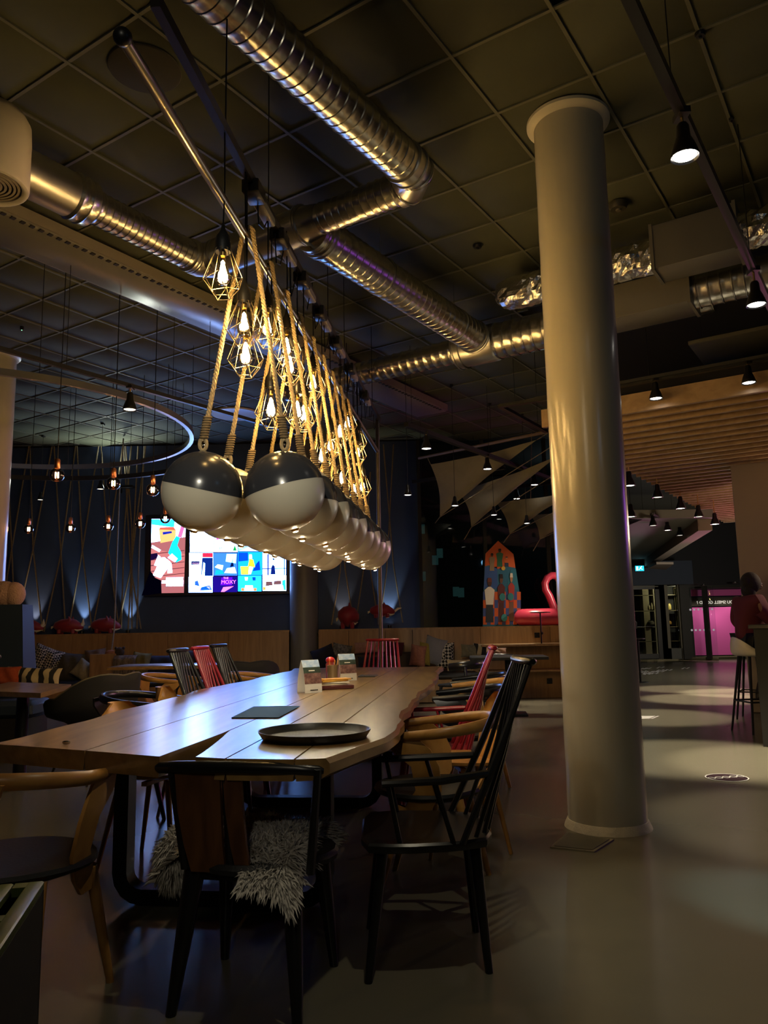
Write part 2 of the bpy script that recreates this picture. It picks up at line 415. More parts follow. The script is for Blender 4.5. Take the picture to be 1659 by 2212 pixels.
def near_s(w): return -.055-.30*(w+.8)/.85 if w < .05 else (-.355-.05*(w-.05)/.5 if w < .55 else -.405+.7*(w-.55)**1.0*1.2)
for k in range(5):
    a, b = ws[k], ws[k+1]
    L_ = []; R_ = []
    for i in range(61):
        f = i/60
        wa = edge(near_s(a)+(5.5)*f, -1) if k == 0 else a+.002
        wb = edge(near_s(b)+(5.5)*f, 1) if k == 4 else b-.002
        if k == 2: wa = notch(near_s(a)+5.5*f, wa, True)
        if k == 1: wb = notch(near_s(b)+5.5*f, wb, False)
        sa = near_s(wa)+.018*math.sin(wa*14)*(1-f); sb = near_s(wb)+.018*math.sin(wb*14)*(1-f)
        se = 5.15+.03*math.sin(k*2.)
        L_.append((sa+(se-sa)*f, wa)); R_.append((sb+(se-sb)*f, wb))
    n = len(L_); m = MB(); rings = []
    for (sa, wa), (sb, wb) in zip(L_, R_):
        e0 = .022 if k == 0 else .002; e1 = .022 if k == 4 else .002
        q = [TL(sa, wa+e0*1.6, .695), TL(sb, wb-e1*1.6, .695), TL(sb, wb-e1*.0, .715), TL(sb, wb, .745), TL(sb, wb-e1*.6, .76), TL(sa, wa+e0*.6, .76), TL(sa, wa, .745), TL(sa, wa, .715)]
        rings.append(q)
    m.loft(rings)
    m.build('plank', mOAKT, tb, smooth=30, world=True)
for s0 in (.62, 2.45, 4.35):
    f = MB()
    def bar(p, q): f.tube([p, q], .036, 4)
    A = TL(s0, -.53, 0); B = TL(s0, .36, 0)
    pts = [A+UP*.69, A+UP*.13]+[A+UP*.13+T2*(.1*(1-math.cos(t)))-UP*(.095*math.sin(t)) for t in (.4, .8, 1.2)]+[A+T2*.1+UP*.035, B-T2*.1+UP*.035]+[B-T2*(.1*(1-math.sin(t)))+UP*(.13-.095*math.cos(t)) for t in (.4, .8, 1.2)]+[B+UP*.13, B+UP*.69]
    rings = []
    for i, p in enumerate(pts):
        d = (pts[min(i+1, len(pts)-1)]-pts[max(i-1, 0)]).normalized(); nn = d.cross(T1).normalized()
        rings.append([p-T1*.04-nn*.032, p+T1*.04-nn*.032, p+T1*.04+nn*.032, p-T1*.04+nn*.032])
    f.loft(rings).build('frame_leg', mBLKM, tb, world=True)
    MB().box(TL(s0, -.09, .688), (.08, .98, .014), (T1, T2, UP)).build('mounting_plate', mBLKM, tb, world=True)
# things on the table
tray = thing('serving_tray', 'round black rimmed serving tray at the near end of the table', 'tray', W(680, 1594, z=.76))
MB().lathe([(0.0, .004), (.178, .004), (.185, .008), (.2, .03), (.205, .031), (.203, .025), (.187, .001), (0, .0)], 48).build('pan', mat('tray_black', (.015, .016, .018), .38), tray)
MB().lathe([(0, .0045), (.172, .0055), (.172, .0065), (0, .0065)], 48).build('liner', mat('tray_liner', (.05, .055, .06), .5, bump=.3, bscale=200), tray)
mt = thing('folded_menu', 'flat blue-grey folded menu card lying on the table', 'menu', W(574, 1540, z=.7605))
q = [W(*p, z=.7605) for p in ((500, 1552), (548, 1528), (603, 1527), (580, 1539))]
q2 = [W(*p, z=.7605) for p in ((580, 1539), (606, 1527), (648, 1527), (602, 1552))]
mMENU = mat('menu_card', '#2c4a6c', .85, spec=.15)
MB().prism([q[0], q2[0]+(q2[3]-q2[0])*.5, q[3]+(q[2]-q[3])*.0+V((0, 0, 0)), q[1]], (0, 0, 0), (0, 0, .003)).build('cover', mMENU, mt, world=True)
MB().prism([q[0], q2[3], q2[2], q[2], q[1]], (0, 0, .0032), (0, 0, .005)).build('page', mMENU, mt, world=True)
crumb = tag(MB().sphere((0, 0, 0), .012, 8, 5, (1.3, .8, .6)).build('crumpled_wrapper', mCHROME), 'tiny shiny crumpled foil wrapper on the left table corner', 'wrapper')
crumb.location = W(143, 1604, z=.768)
# tent cards: curved card triangle with printed face
mCARD = mat('white_card', (.62, .6, .54), .6)
def tent(px, py, w, h, rz, label):
    t = thing('table_tent', label, 'menu card', W(px, py, z=.761), rz)
    pts = []
    for i in range(13):     # pointed arch profile in the local yz plane
        f = i/12; pts.append((-.045*(1-f**2.2), h*f))
    prof = pts+[(-a, b) for a, b in reversed(pts[:-1])]
    inner = [(a*.96, max(b-.003, .002)) for a, b in prof]
    rings = [[V((x, a, b)) for a, b in prof]+[V((x, a, b)) for a, b in reversed(inner)] for x in (-w/2, w/2)]
    MB().loft(rings).build('card', mCARD, t, smooth=50)
    def face(name, z0, z1, m, x0=-w/2, x1=w/2, off=.0012):
        g = MB(); ys = []
        n = 8
        for i in range(n+1):
            z = z0+(z1-z0)*i/n; f = z/h; y = -.045*(1-f**2.2)-off
            ys.append([V((x0, y, z)), V((x1, y, z))])
        g.loft(ys, caps=False, close=False); g.build(name, m, t)
    face('sky_print', h*.78, h*.995, mat('print_sky', '#4f86c4', .5, col2='#c9d7e2', vscale=18))
    face('hill_print', h*.6, h*.78, mat('print_hill', '#2c3a30', .5, var=.4, vscale=30))
    face('crowd_print', h*.28, h*.6, mat('print_crowd', '#4a2a2e', .5, col2='#8a6a60', vscale=45))
    face('caption_print', h*.66, h*.69, mat('print_white', '#d8d4c8', .5), -w*.2, w*.15, .0022)
    face('footer_mark', h*.07, h*.1, mat('print_black', '#202020', .5), -w*.2, w*.25, .0022)
    return t
tent(669, 1496, .125, .2, math.radians(38), 'nearer arched white table tent with landscape print on the table')
tent(748, 1470, .135, .2, math.radians(28), 'table tent with landscape print standing behind the napkin stack')
bk = thing('menu_stand', 'dark red wooden holder with stacked menus and cards', 'menu holder', W(722, 1487, z=.761)-V((0, .03, 0)), math.radians(22))
MB().box((0, 0, .012), (.24, .12, .024), bev=.003).build('base', mat('red_wood', '#4a1a18', .5), bk)
for k, (dx, dz, c, a) in enumerate(((-.02, .03, '#cfc2a0', .1), (0, .042, '#e2d8bd', -.08), (-.01, .053, '#d9a441', .2), (.01, .062, '#c98f35', .05))):
    ca, sa = math.cos(a), math.sin(a)
    MB().box((dx, 0, dz), (.19, .09, .008), (V((ca, sa, 0)), V((-sa, ca, 0)), UP)).build('card', mat('card%d' % k, c, .6), bk)
cup = thing('metal_cup', 'small steel cup with orange straws behind the menus', 'cup', W(720, 1476, z=.761))
MB().lathe([(.035, 0), (.042, .0), (.048, .13), (.045, .13), (.038, .006), (0, .006)], 24).build('body', mat('cup_steel', (.5, .42, .28), .3, .9), cup)
for k in range(5):
    a = k*1.3; MB().cyl((.02*math.cos(a), .02*math.sin(a), .01), (.035*math.cos(a), .035*math.sin(a), .165), .003, n=6).build('straw', mat('straw_orange', '#c9842e', .5), cup)
rb = tag(MB().sphere((0, 0, 0), .035, 16, 10, (1, 1, .72)).build('red_bottle_cap', mat('red_plastic', (.5, .02, .02), .3)), 'red round sauce bottle cap poking out beside the cup', 'bottle')
rb.location = cup.location+V((-.03, .13, .16))
MB().lathe([(.03, -.19), (.034, -.18), (.034, -.03), (.02, 0)], 16).build('bottle_body', mat('sauce_bottle', (.25, .03, .02), .3), rb)
dm = tag(MB().box((0, 0, .004), (.2, .14, .008), (T1, T2, UP), .002).build('dark_folder', mat('folder_black', (.02, .02, .022), .5)), 'flat black folder lying at the far half of the table', 'folder')
dm.location = W(795, 1461, z=.761)
# ================================================================== HANGING BAR, ROPES AND GLOBES
BARZ = 3.04
P0 = TO
def barx(y): return V((TO.x+(y-TO.y)*.1104+.0, y, 0))
def bary(px, py): return WP(px, py, P0, T2)
bar = thing('hanging_bar', 'long grey steel tube above the table carrying the knotted ropes', 'bar', V((-.28, 5.5, BARZ)))
a_ = W(265, 80, z=2.99); b_ = V((-.06, 8.72, 3.14))
MB().tube([a_, b_], .021, 14).build('tube', mat('bar_steel', (.22, .2, .17), .3, .9), bar, world=True)
MB().sphere(a_, .03, 14, 8).build('end_cap', mBLKM, bar, world=True)
MB().cyl(V((b_.x, b_.y-.04, 0)), V((b_.x, b_.y-.04, 3.5)), .022, n=12).build('post', mat('bar_post', (.12, .1, .08), .5, .4), bar, world=True)
for y in (3.9, 6.4): MB().cyl(barx(y)+UP*3.06, barx(y)+UP*CEIL, .003, n=6).build('suspension_wire', mBLKM, bar, world=True)
ct = thing('cable_tray', 'dark upper rail with black and pale driver boxes above the rope bar', 'cable rail', V((-.4, 5.0, 3.4)))
ca, cb = W(335, 0, z=3.32), W(820, 910, z=3.53)
cdir = (cb-ca).normalized(); cs = cdir.cross(UP).normalized()
MB().box((ca+cb)/2, (.035, (cb-ca).length, .05), (cs, cdir, cs.cross(cdir))).build('rail', mat('tray_steel', (.05, .045, .04), .4, .6), ct, world=True)
mDRV = mat('driver_case', (.38, .34, .26), .5)
for k, f in enumerate((.19, .27, .36, .45, .55, .66, .8)):
    p = ca+(cb-ca)*f
    MB().box(p-UP*.035, (.085, .14, .075), (cs, cdir, UP), .006).build('driver_box', mBLKM, ct, world=True)
    MB().box(p+cdir*.2-UP*.04, (.055, .24, .05), (cs, cdir, UP), .006).build('driver_case', mDRV, ct, world=True)
for k in range(14):
    p = ca+(cb-ca)*(.2+.055*k); q = p+cdir*.2
    MB().tube([p-UP*.05, p+cdir*.03-UP*(.16+.05*(k % 3)), p+cdir*.12-UP*(.14+.04*(k % 2)), q-UP*.05], .004, 6).build('cable', mBLKM, ct, world=True)
for f in (.12, .5, .9):
    p = ca+(cb-ca)*f; MB().cyl(p, V((p.x, p.y, CEIL)), .004, n=6).build('suspension_rod', mBLKM, ct, world=True)
def rope_mb(pts, r, pitch=.075, seg=7, strands=3, n=5):
    """laid rope: strands wound round a smooth path"""
    P = [V(p) for p in pts]; L = [0]
    for i in range(1, len(P)): L.append(L[-1]+(P[i]-P[i-1]).length)
    tot = L[-1]; N = max(8, int(tot/pitch*seg)); m = MB()
    def at(s):
        for i in range(1, len(P)):
            if s <= L[i] or i == len(P)-1:
                f = (s-L[i-1])/max(L[i]-L[i-1], 1e-6); return P[i-1].lerp(P[i], f), (P[i]-P[i-1]).normalized()
    for k in range(strands):
        q = []
        for i in range(N+1):
            c, d = at(tot*i/N); s = d.cross(V((.3, 1, .1))).normalized(); o = s.cross(d)
            a = 2*PI*(tot*i/N/pitch+k/strands)
            q.append(c+s*math.cos(a)*r*.5+o*math.sin(a)*r*.5)
        m.tube(q, r*.58, n, caps=False)
    return m
BR = .182
def ball_unit(k, side, prev={}):
    y = 3.52+k*2*BR*1.0
    c0 = barx(y)
    c = c0+T2*side*(BR*1.005)+UP*(1.775+.004*k)
    if side < 0: c = c-T1*.06
    odd = k % 2 == 0
    t = thing('globe_pendant', ('black-capped cream globe lamp' if odd else 'cream globe lamp with a black band') + ', %s in the %s row over the table' %
              (['first and nearest', 'second', 'third', 'fourth', 'fifth', 'sixth', 'seventh', 'eighth', 'ninth and farthest'][k], 'left' if side < 0 else 'right'), 'pendant lamp', c, 0, 'globe lamps over the long table')
    ax = (UP+T2*(-side*(.25 if odd else 0.))-T1*(.10 if odd else .02)).normalized(); X = ax.cross(T1).normalized(); Y = ax.cross(X)
    def zone(z0, z1, r=BR):
        pr = []
        n = max(3, int(abs(z1-z0)/PI*24))
        for i in range(n+1):
            a = z0+(z1-z0)*i/n; pr.append((max(r*math.cos(a), .0005), r*math.sin(a)))
        return pr
    fr = (X, Y, ax)
    if odd:
        MB().lathe(zone(-PI/2, .05), 40, ax=fr).build('globe', mCREAM, t, smooth=60)
        MB().lathe(zone(.05, PI/2, BR*1.004), 40, ax=fr).build('cap', mGLOSS, t, smooth=60)
    else:
        MB().lathe(zone(-PI/2, PI/2), 40, ax=fr).build('globe', mCREAM, t, smooth=60)
        MB().lathe([(BR*1.0, 0.0)]+zone(.0, .73, BR*1.004)+[(BR*.74, BR*.66)], 40, ax=fr).build('band', mGLOSS, t, smooth=60)
    # seam ring, led nipple at the bottom, top shackle
    led = -ax*BR
    MB().lathe([(0, -.012), (.012, -.01), (.019, -.002), (.022, .006), (0, .01)], 14, led, fr).build('led_holder', mBRASS, t)
    MB().lathe([(0, -.014), (.010, -.012), (.013, -.0085)], 12, led, fr).build('led', mLED, t)
    top = c+UP*BR
    m = MB(); m.tube([V((.012*math.cos(a), 0, BR+.018+.018*math.sin(a))) for a in [i*2*PI/10 for i in range(10)]], .004, 6, closed=True)
    m.build('shackle', mCHROME, t)
    # rope from ball up and over the bar
    tb_ = barx(y)+UP*(BARZ+.02*(y-3.5)/4)
    e0 = top+UP*.05
    e1 = top+UP*.3
    dr = (tb_+T2*side*.03-e0).normalized()
    pts = [e0, tb_+T2*side*.03-UP*.03, tb_+T2*side*.022+UP*.02]
    o = rope_mb(pts, .0115, .055).build('rope', mROPE, t, world=True)
    m = MB()      # bound splice at the lower end
    for i in range(9):
        p = e0+dr*(.02+.012*i); m.tube([p+V((.016*math.cos(a), .016*math.sin(a), .003*math.sin(a))) for a in [j*2*PI/9 for j in range(9)]], .0065, 5, closed=True)
    m.build('rope_binding', mat('hemp_dark', (.20, .14, .07), .9, var=.3, vscale=50), o, world=True)
    m = MB(); m.tube([e0+V((.02*math.cos(a)*.8, 0, -.012+.03*math.sin(a))) for a in [i*2*PI/10 for i in range(10)]], .009, 6, closed=True)
    m.build('rope_eye', mROPE, o, world=True)
    return t
for k in range(9):
    for s in (-1, 1): ball_unit(k, s)
# loops of rope lying over the bar, one per pair
for k in range(9):
    y = 3.52+k*2*BR; c = barx(y)+UP*(BARZ+.02*(y-3.5)/4)
    pts = [c+T2*(.028*math.sin(a))+UP*(.028*math.cos(a)+.004) for a in [i*PI/6-PI*.55 for i in range(8)]]
    o = rope_mb(pts, .0115, .05).build('rope_saddle', mROPE)
    tag(o, 'turn of hemp rope over the steel bar, ' + ['first from the near end', 'second from the near end', 'third from the near end', 'fourth along', 'middle one', 'fourth from the far end', 'third from the far end', 'second from the far end', 'last at the far end'][k], 'rope', 'rope turns over the bar')
# caged filament pendants
def bulb_profile(r=.032, h=.13):
    return [(.013, 0), (.0135, -.02), (.02, -.045), (.029, -.075), (r, -.095), (.030, -.112), (.02, -.125), (.0, -h)]
def caged(n, first=[None]):
    c = n[0]
    if first[0] is None:
        t = thing('caged_pendant', '', 'pendant lamp')
        MB().lathe([(0, .155), (.006, .15), (.012, .12), (.03, .09), (.034, .06), (.034, .02), (.0, .02)], 16).build('socket', mBLKM, t)
        MB().lathe([(.0, .02), (.014, .02), (.014, .0), (0, 0)], 14).build('screw_cap', mBRASS, t)
        bu_ = MB().lathe(bulb_profile(), 18).build('bulb', mBULB, t, smooth=80)
        f = MB(); 
        f.lathe([(.001, -.016), (.008, -.026), (.018, -.05), (.0235, -.078), (.021, -.1), (.001, -.113)], 12)
        f.build('filament', mFILA, bu_, smooth=80)
        m = MB(); r1, z1, r2, z2, r3, z3 = .034, .03, .085, -.10, .035, -.185
        R1 = [V((r1*math.cos(i*PI/4), r1*math.sin(i*PI/4), z1)) for i in range(8)]
        R2 = [V((r2*math.cos(i*PI/4), r2*math.sin(i*PI/4), z2-(.022 if i % 2 else 0))) for i in range(8)]
        R3 = [V((r3*math.cos(i*PI/2+PI/4), r3*math.sin(i*PI/2+PI/4), z3)) for i in range(4)]
        w_ = .0018
        for i in range(8):
            m.tube([R1[i], R2[i]], w_, 5); m.tube([R2[i], R2[(i+1) % 8]], w_, 5)
        for i in range(4):
            m.tube([R3[i], R2[2*i+1]], w_, 5); m.tube([R3[i], R2[(2*i+2) % 8]], w_, 5); m.tube([R3[i], R2[2*i]], w_, 5); m.tube([R3[i], R3[(i+1) % 4]], w_, 5)
        m.tube(R1, w_, 5, closed=True)
        m.build('cage', mWIRE, t); first[0] = t
    else: t = copy_tree(first[0])
    t.location = c; t['label'] = n[1]; t['group'] = 'caged filament lamps over the table'
    zt = 3.38-c.z
    MB().tube([V((0, 0, .15)), V((.004, .003, zt*.5)), V((0, 0, zt))], .0035, 6).build('cord', mBLKM, t)
    return t
BUL = [(481, 590), (527, 700), (577, 706), (530, 765), (619, 750), (626, 790), (676, 828), (585, 882), (656, 894), (750, 914), (734, 933), (714, 962), (773, 952), (696, 984), (772, 980), (766, 1024), (738, 1034), (783, 1051), (764, 1060), (642, 886)]
DS = ['nearest and highest lamp, hanging clear left of the ropes', 'small dim-caged lamp just above the second brightest lamp', 'lamp between the second and third rope pairs', 'second brightest lamp, below the small dim one',
      'lamp tucked behind the cord of a brighter one', 'bright lamp in the middle of the rope fan', 'lamp right of the middle rope fan, hanging alone', 'lamp just above the first right globe', 'lower lamp in the middle of the ropes',
      'upper lamp of the far cluster', 'lamp left of the upper far cluster', 'lamp halfway down the far ropes', 'highest lamp at the far right end', 'low lamp behind the second right globe', 'wide-caged lamp at the far right end',
      'small lamp above the last pair of globes', 'low lamp among the far ropes', 'lowest lamp at the far right end', 'tiny far lamp nearly hidden by the globes', 'lamp overlapping the lower middle lamp']
TW = []
for (p, d) in zip(BUL, DS):
    c = bary(*p)
    c = c+UP*.075
    caged((c, 'caged filament bulb: '+d))
# ================================================================== DUCTS
def ribbed(a, b, r, pitch=.11, rib=.006, n=36):
    a, b = V(a), V(b); L = (b-a).length; d = (b-a).normalized(); s = d.cross(UP).normalized(); o = s.cross(d)
    prof = []; k = int(L/pitch)
    for i in range(k+1):
        z = i*pitch
        prof += [(r, z), (r+rib*.2, z+pitch*.36), (r+rib, z+pitch*.42), (r+rib, z+pitch*.46), (r, z+pitch*.52), (r, z+pitch*.7), (r-rib*.15, z+pitch*.8)]
    prof = [(q, min(z, L)) for q, z in prof if z <= L]+[(r, L)]
    m = MB(); rings = [[a+d*z+(s*math.cos(2*PI*j/n)+o*math.sin(2*PI*j/n))*q for j in range(n)] for q, z in prof]
    return m.loft(rings)
def cap_ring(a, d, r, w=.05, lip=.014):
    d = V(d).normalized(); s = d.cross(UP if abs(d.z) < .9 else V((1, 0, 0))).normalized(); o = s.cross(d)
    return MB().lathe([(r, -w/2), (r+lip, -w/2+.004), (r+lip, -w/2+.016), (r+.004, -w/2+.02), (r+.004, w/2-.02), (r+lip, w/2-.016), (r+lip, w/2-.004), (r, w/2)], 36, a, (s, o, d))
ZD = 4.03
dA = W(885, 362, z=ZD)
dk = thing('spiral_duct', 'bright spiral duct running from the top edge to a mitred elbow', 'duct', dA)
ribbed(dA-D1*3.4, dA-D1*.06, .125, .075).build('section', mGALV, dk, world=True)
cap_ring(dA-D1*.04, D1, .126, .1).build('coupling', mGALVP, dk, world=True)
DD = (D1-D2).normalized()
q1 = dA+D1*.05; q2 = q1+DD*.17; e2 = q2-D2*.06
MB().tube([dA-D1*.02, q1, q2, e2], .124, 36, upv=UP).build('elbow', mGALVP, dk, world=True)
cap_ring(q1, (D1+DD), .126, .02, .006).build('seam_ring', mGALV, dk, world=True); cap_ring(q2, (DD-D2), .126, .02, .006).build('seam_ring', mGALV, dk, world=True)
am = e2.dot(D1)
pT = D1*am+D2*W(690, 485, z=ZD).dot(D2)+UP*ZD
ribbed(e2, pT, .105, .06, .006).build('section', mGALV, dk, world=True)
# main cross duct with reducers and the tee
mX = thing('main_duct', 'plain silver cross duct with a tee behind the hanging ropes', 'duct', pT)
corner = D1*am+D2*W(430, 562, z=ZD).dot(D2)+UP*ZD
MB().tube([pT+D2*.06, pT-D2*.08, pT-D2*.10, corner+D2*.1], [.107, .13, .133, .133], 36).build('section', mGALVP, mX, world=True)
cap_ring(pT-D2*.1, D2, .133, .04).build('coupling', mGALVP, mX, world=True)
cap_ring(corner+D2*.16, D2, .133, .05).build('coupling', mGALVP, mX, world=True)
k1 = corner+D2*.07; k2 = corner-D1*.07
MB().tube([corner+D2*.12, k1, k2, corner-D1*.12], .13, 36, upv=UP).build('elbow', mGALVP, mX, world=True)
e3 = corner-D1*.12
# branch B forward
be = W(1022, 727, z=4.0)
bs = D1*(am+.06)+D2*be.dot(D2)+UP*4.0
bB = thing('spiral_duct', 'spiral duct with a violet sheen leading from the tee to the far cross duct', 'duct', bs)
ribbed(bs, be, .148, .085).build('section', mGALV, bB, world=True)
cap_ring(bs+D1*.1, D1, .149, .06).build('coupling', mGALVP, bB, world=True)
cap_ring(be, D1, .152, .06).build('coupling', mGALVP, bB, world=True)
for f in (.35, .85):
    p = bs.lerp(be, f); MB().cyl(p+UP*.1, V((p.x, p.y, CEIL)), .004, n=6).build('hanger_rod', mCHROME, bB, world=True)
    cap_ring(p, D1, .153, .03, .004).build('hanger_strap', mGALVP, bB, world=True)
# far cross duct C
cC = thing('spiral_duct', 'wide far cross duct that passes behind the round column', 'duct', be)
cen = be+D1*.22-UP*.02
ribbed(cen-D2*.16, cen+D2*2.2, .178, .1).build('section', mGALV, cC, world=True)
MB().lathe([(.178, -.2), (.19, -.02), (.19, .24), (.178, .26)], 36, cen-D2*.1, (D1, UP, D2)).build('sleeve', mGALVP, cC, world=True)
ribbed(cen-D2*.3, cen-D2*2.6, .125, .1).build('section', mGALV, cC, world=True)
cap_ring(cen-D2*.24, D2, .19, .08).build('coupling', mGALVP, cC, world=True)
for f in (-.34, 1.3):
    p = cen+D2*f; MB().cyl(p+UP*.1, V((p.x, p.y, CEIL)), .004, n=6).build('hanger_rod', mCHROME, cC, world=True)
# left duct with white drum diffuser
lL = thing('spiral_duct', 'left spiral duct that widens towards the white drum diffuser', 'duct', e3)
l1 = e3-D1*(e3-W(196, 444, z=ZD)).dot(D1)
ribbed(e3-D1*.02, l1, .112, .055, .005).build('section', mGALV, lL, world=True)
MB().lathe([(.113, 0), (.118, .02), (.155, .05), (.155, .10), (.162, .11), (.155, .12), (.155, .17), (.162, .18), (.15, .2)], 36, l1+D1*.03, (D2, UP, -D1)).build('reducer', mGALV, lL, world=True)
MB().tube([l1-D1*.15, l1-D1*.62], .148, 36).build('section', mGALVP, lL, world=True)
cap_ring(e3-D1*.03, D1, .116, .05).build('coupling', mGALVP, lL, world=True)
dr = thing('drum_diffuser', 'white rounded drum diffuser with perforated underside at the left edge', 'diffuser', l1-D1*.72)
dr.location.z = l1.z
MB().lathe([(0, .30), (.12, .295), (.2, .26), (.232, .2), (.238, .1), (.238, -.2), (.232, -.215), (.215, -.22), (.195, -.207), (.192, -.18)], 40).build('drum', mWHT, dr, smooth=50)
hm = MB()
for r_ in (.03, .055, .08, .105, .13, .155, .178):
    hm.lathe([(r_-.007, -.204), (r_+.007, -.204), (r_+.007, -.198), (r_-.007, -.198)], 40, ring=True)
hm.build('grille', mat('grille_brown', (.22, .19, .15), .5), dr)
MB().lathe([(0, -.19), (.2, -.19), (.2, -.185), (0, -.185)], 40).build('backing', mat('grille_dark', (.02, .018, .015), .8), dr)
# chilled beam on the left ceiling
bm0, bm1 = W(0, 459, z=4.27), W(0, 537, z=4.27)
ba = bm0.dot(D1); bb0 = W(300, 589, z=4.27).dot(D2); bb1 = W(210, 619, z=4.27).dot(D2)
bmt = thing('chilled_beam', 'long flat grey ceiling beam with slotted edges on the left', 'beam', D1*6.5+D2*(bb0+bb1)/2+UP*4.27)
ww = abs(bb0-bb1)
MB().box(D1*6.0+D2*(bb0+bb1)/2+UP*4.32, (7.6, ww*.94, .1), (D1, D2, UP), .01).build('body', mat('beam_grey', (.26, .25, .24), .3, .3), bmt, world=True)
for sgn in (1, -1):
    MB().box(D1*6.0+D2*((bb0+bb1)/2+sgn*ww*.5)+UP*4.33, (7.6, .02, .09), (D1, D2, UP)).build('flange', mat('beam_flange', (.2, .18, .15), .4), bmt, world=True)
sm = MB()
for k in range(95):
    sm.box(D1*(2.3+k*.078)+D2*((bb0+bb1)/2+ww*.45)+UP*4.267, (.035, .035, .008), (D1, D2, UP))
stuff(sm.build('slots', mat('slot_black', (.015, .012, .01), .9), bmt, world=True))
# right-hand boxes and foil duct
def duct_box(name, label, pa, pb, z0, h, wd, m):
    A_ = W(*pa, z=z0); B_ = W(*pb, z=z0); t = thing(name, label, 'duct', (A_+B_)/2)
    d = (B_-A_).dot(D2); c = A_+D2*d/2+D1*wd/2+UP*h/2
    MB().box(c, (wd, abs(d), h), (D1, D2, UP), .006).build('casing', m, t, world=True)
    for sg in (-1, 1): MB().box(c+D2*sg*abs(d)/2, (wd+.02, .025, h+.02), (D1, D2, UP)).build('end_flange', mBOXD, t, world=True)
    return t, c, abs(d)
b1, c1, l1_ = duct_box('silencer_box', 'lower grey rectangular duct box right of the round column', (1250, 706), (1489, 651), 3.72, .3, .36, mBOXD)
b2, c2, l2_ = duct_box('silencer_box', 'upper dark rectangular duct box crossed by the track rail', (1411, 582), (1595, 540), 3.85, .36, .3, mBOXD)
s1 = thing('spiral_duct', 'short spiral duct leaving the lower box to the right edge', 'duct', c1+D2*l1_/2)
ribbed(c1+D2*(l1_/2+.01), c1+D2*(l1_/2+1.5), .15, .09, .008).build('section', mGALV, s1, world=True)
fd = thing('foil_duct', 'crumpled foil flexible duct bending out behind the round column', 'duct', W(1125, 605, z=3.95))
def crumple(pts, r, n=22):
    rg = random.Random(5); m = MB(); rings = []; P = [V(p) for p in pts]; side = None
    for i, p in enumerate(P):
        d = (P[min(i+1, len(P)-1)]-P[max(i-1, 0)]).normalized()
        s = d.cross(UP).normalized() if side is None else (side-d*side.dot(d)).normalized(); side = s; o = s.cross(d)
        rings.append([p+(s*math.cos(2*PI*k/n)+o*math.sin(2*PI*k/n))*r*(1+rg.uniform(-.14, .06)) for k in range(n)])
    return m.loft(rings)
fz = c2.z
f0 = c2-D2*(l2_/2)
pts = [f0-D2*(.035*i) for i in range(int(1.12/.035))]
pe_ = pts[-1]
pts += [pe_-D2*(.26*math.sin(t))+(D1*.24*(1-math.cos(t)))+UP*(.13*(1-math.cos(t))) for t in [i*PI/16 for i in range(1, 16)]]
crumple(pts, .14).build('hose', mFOIL, fd, smooth=0, world=True)
f1 = c2+D2*(l2_/2)
crumple([f1+D2*(.035*i) for i in range(40)], .14).build('hose', mFOIL, fd, smooth=0, world=True)
pn = tag(MB().box(W(1560, 690, z=3.9)+D1*.9, (.9, .8, .05), (D1, D2, UP), .008).build('ceiling_panel', mat('panel_grey', (.07, .07, .07), .7)), 'flat grey panel hung behind the duct boxes', 'panel')
for f in (-.35, .35):
    MB().cyl(V(pn.location)+W(1560, 690, z=3.9)+D1*.9+D2*f, W(1560, 690, z=3.9)+D1*.9+D2*f+UP*.5, .004, n=6).build('hanger_rod', mCHROME, pn)
# ================================================================== LEFT RING RAIL, GLOBE BULBS, ROPES, VIDEO WALL
RC = V((-4.15, 8.17, 0))
def ring_rail(name, label, R, z, a0, a1, m, wires):
    t = thing(name, label, 'ring rail', RC+UP*z)
    n = 72; rings = []
    for i in range(n+1):
        a = a0+(a1-a0)*i/n; d = V((math.cos(a), math.sin(a), 0))
        rings.append([RC+d*(R+x)+UP*(z+h) for x, h in ((-.022, -.03), (.022, -.03), (.022, .03), (-.022, .03))])
    MB().loft(rings).build('rail', m, t, world=True)
    for a in wires:
        p = RC+V((math.cos(a), math.sin(a), 0))*R+UP*z
        MB().cyl(p, V((p.x, p.y, CEIL)), .003, n=6).build('suspension_wire', mBLKM, t, world=True)
    return t
mRING = mat('ring_metal', (.25, .25, .27), .28, .85)
ring_rail('ring_rail', 'large round grey rail hung from wires around the left column', 2.04, 3.35, 0, 2*PI, mRING, [-.95, -.6, -.2, .25, .7, 1.15, 1.6, 2.])
ring_rail('ring_rail', 'lower outer arc rail behind the round rail', 2.42, 3.27, .75, 2.3, mBLKM, [.9, 1.4, 2.])
TRK = {}
def snap(px, py, label):
    a, b = TRK[label]; best = None
    for i in range(401):
        c = a.lerp(b, i/400); p = W(px, py, y=c.y); e = abs(p.x-c.x)
        if best is None or e < best[0]: best = (e, V((c.x, c.y, p.z)), c.z)
    return best[1], best[2]
def track(name, label, a, b, z=None, w=.035, h=.035, wires=(.1, .5, .9), m=mBLKM):
    a, b = V(a), V(b); t = thing(name, label, 'light track', (a+b)/2)
    d = (b-a).normalized(); s = d.cross(UP).normalized()
    MB().box((a+b)/2, (w, (b-a).length, h), (s, d, s.cross(d))).build('rail', m, t, world=True)
    TRK[label] = (a, b)
    for f in wires:
        p = a.lerp(b, f); MB().cyl(p, V((p.x, p.y, CEIL)), .003, n=6).build('suspension_wire', mBLKM, t, world=True)
    return t
SPOT0 = [None]
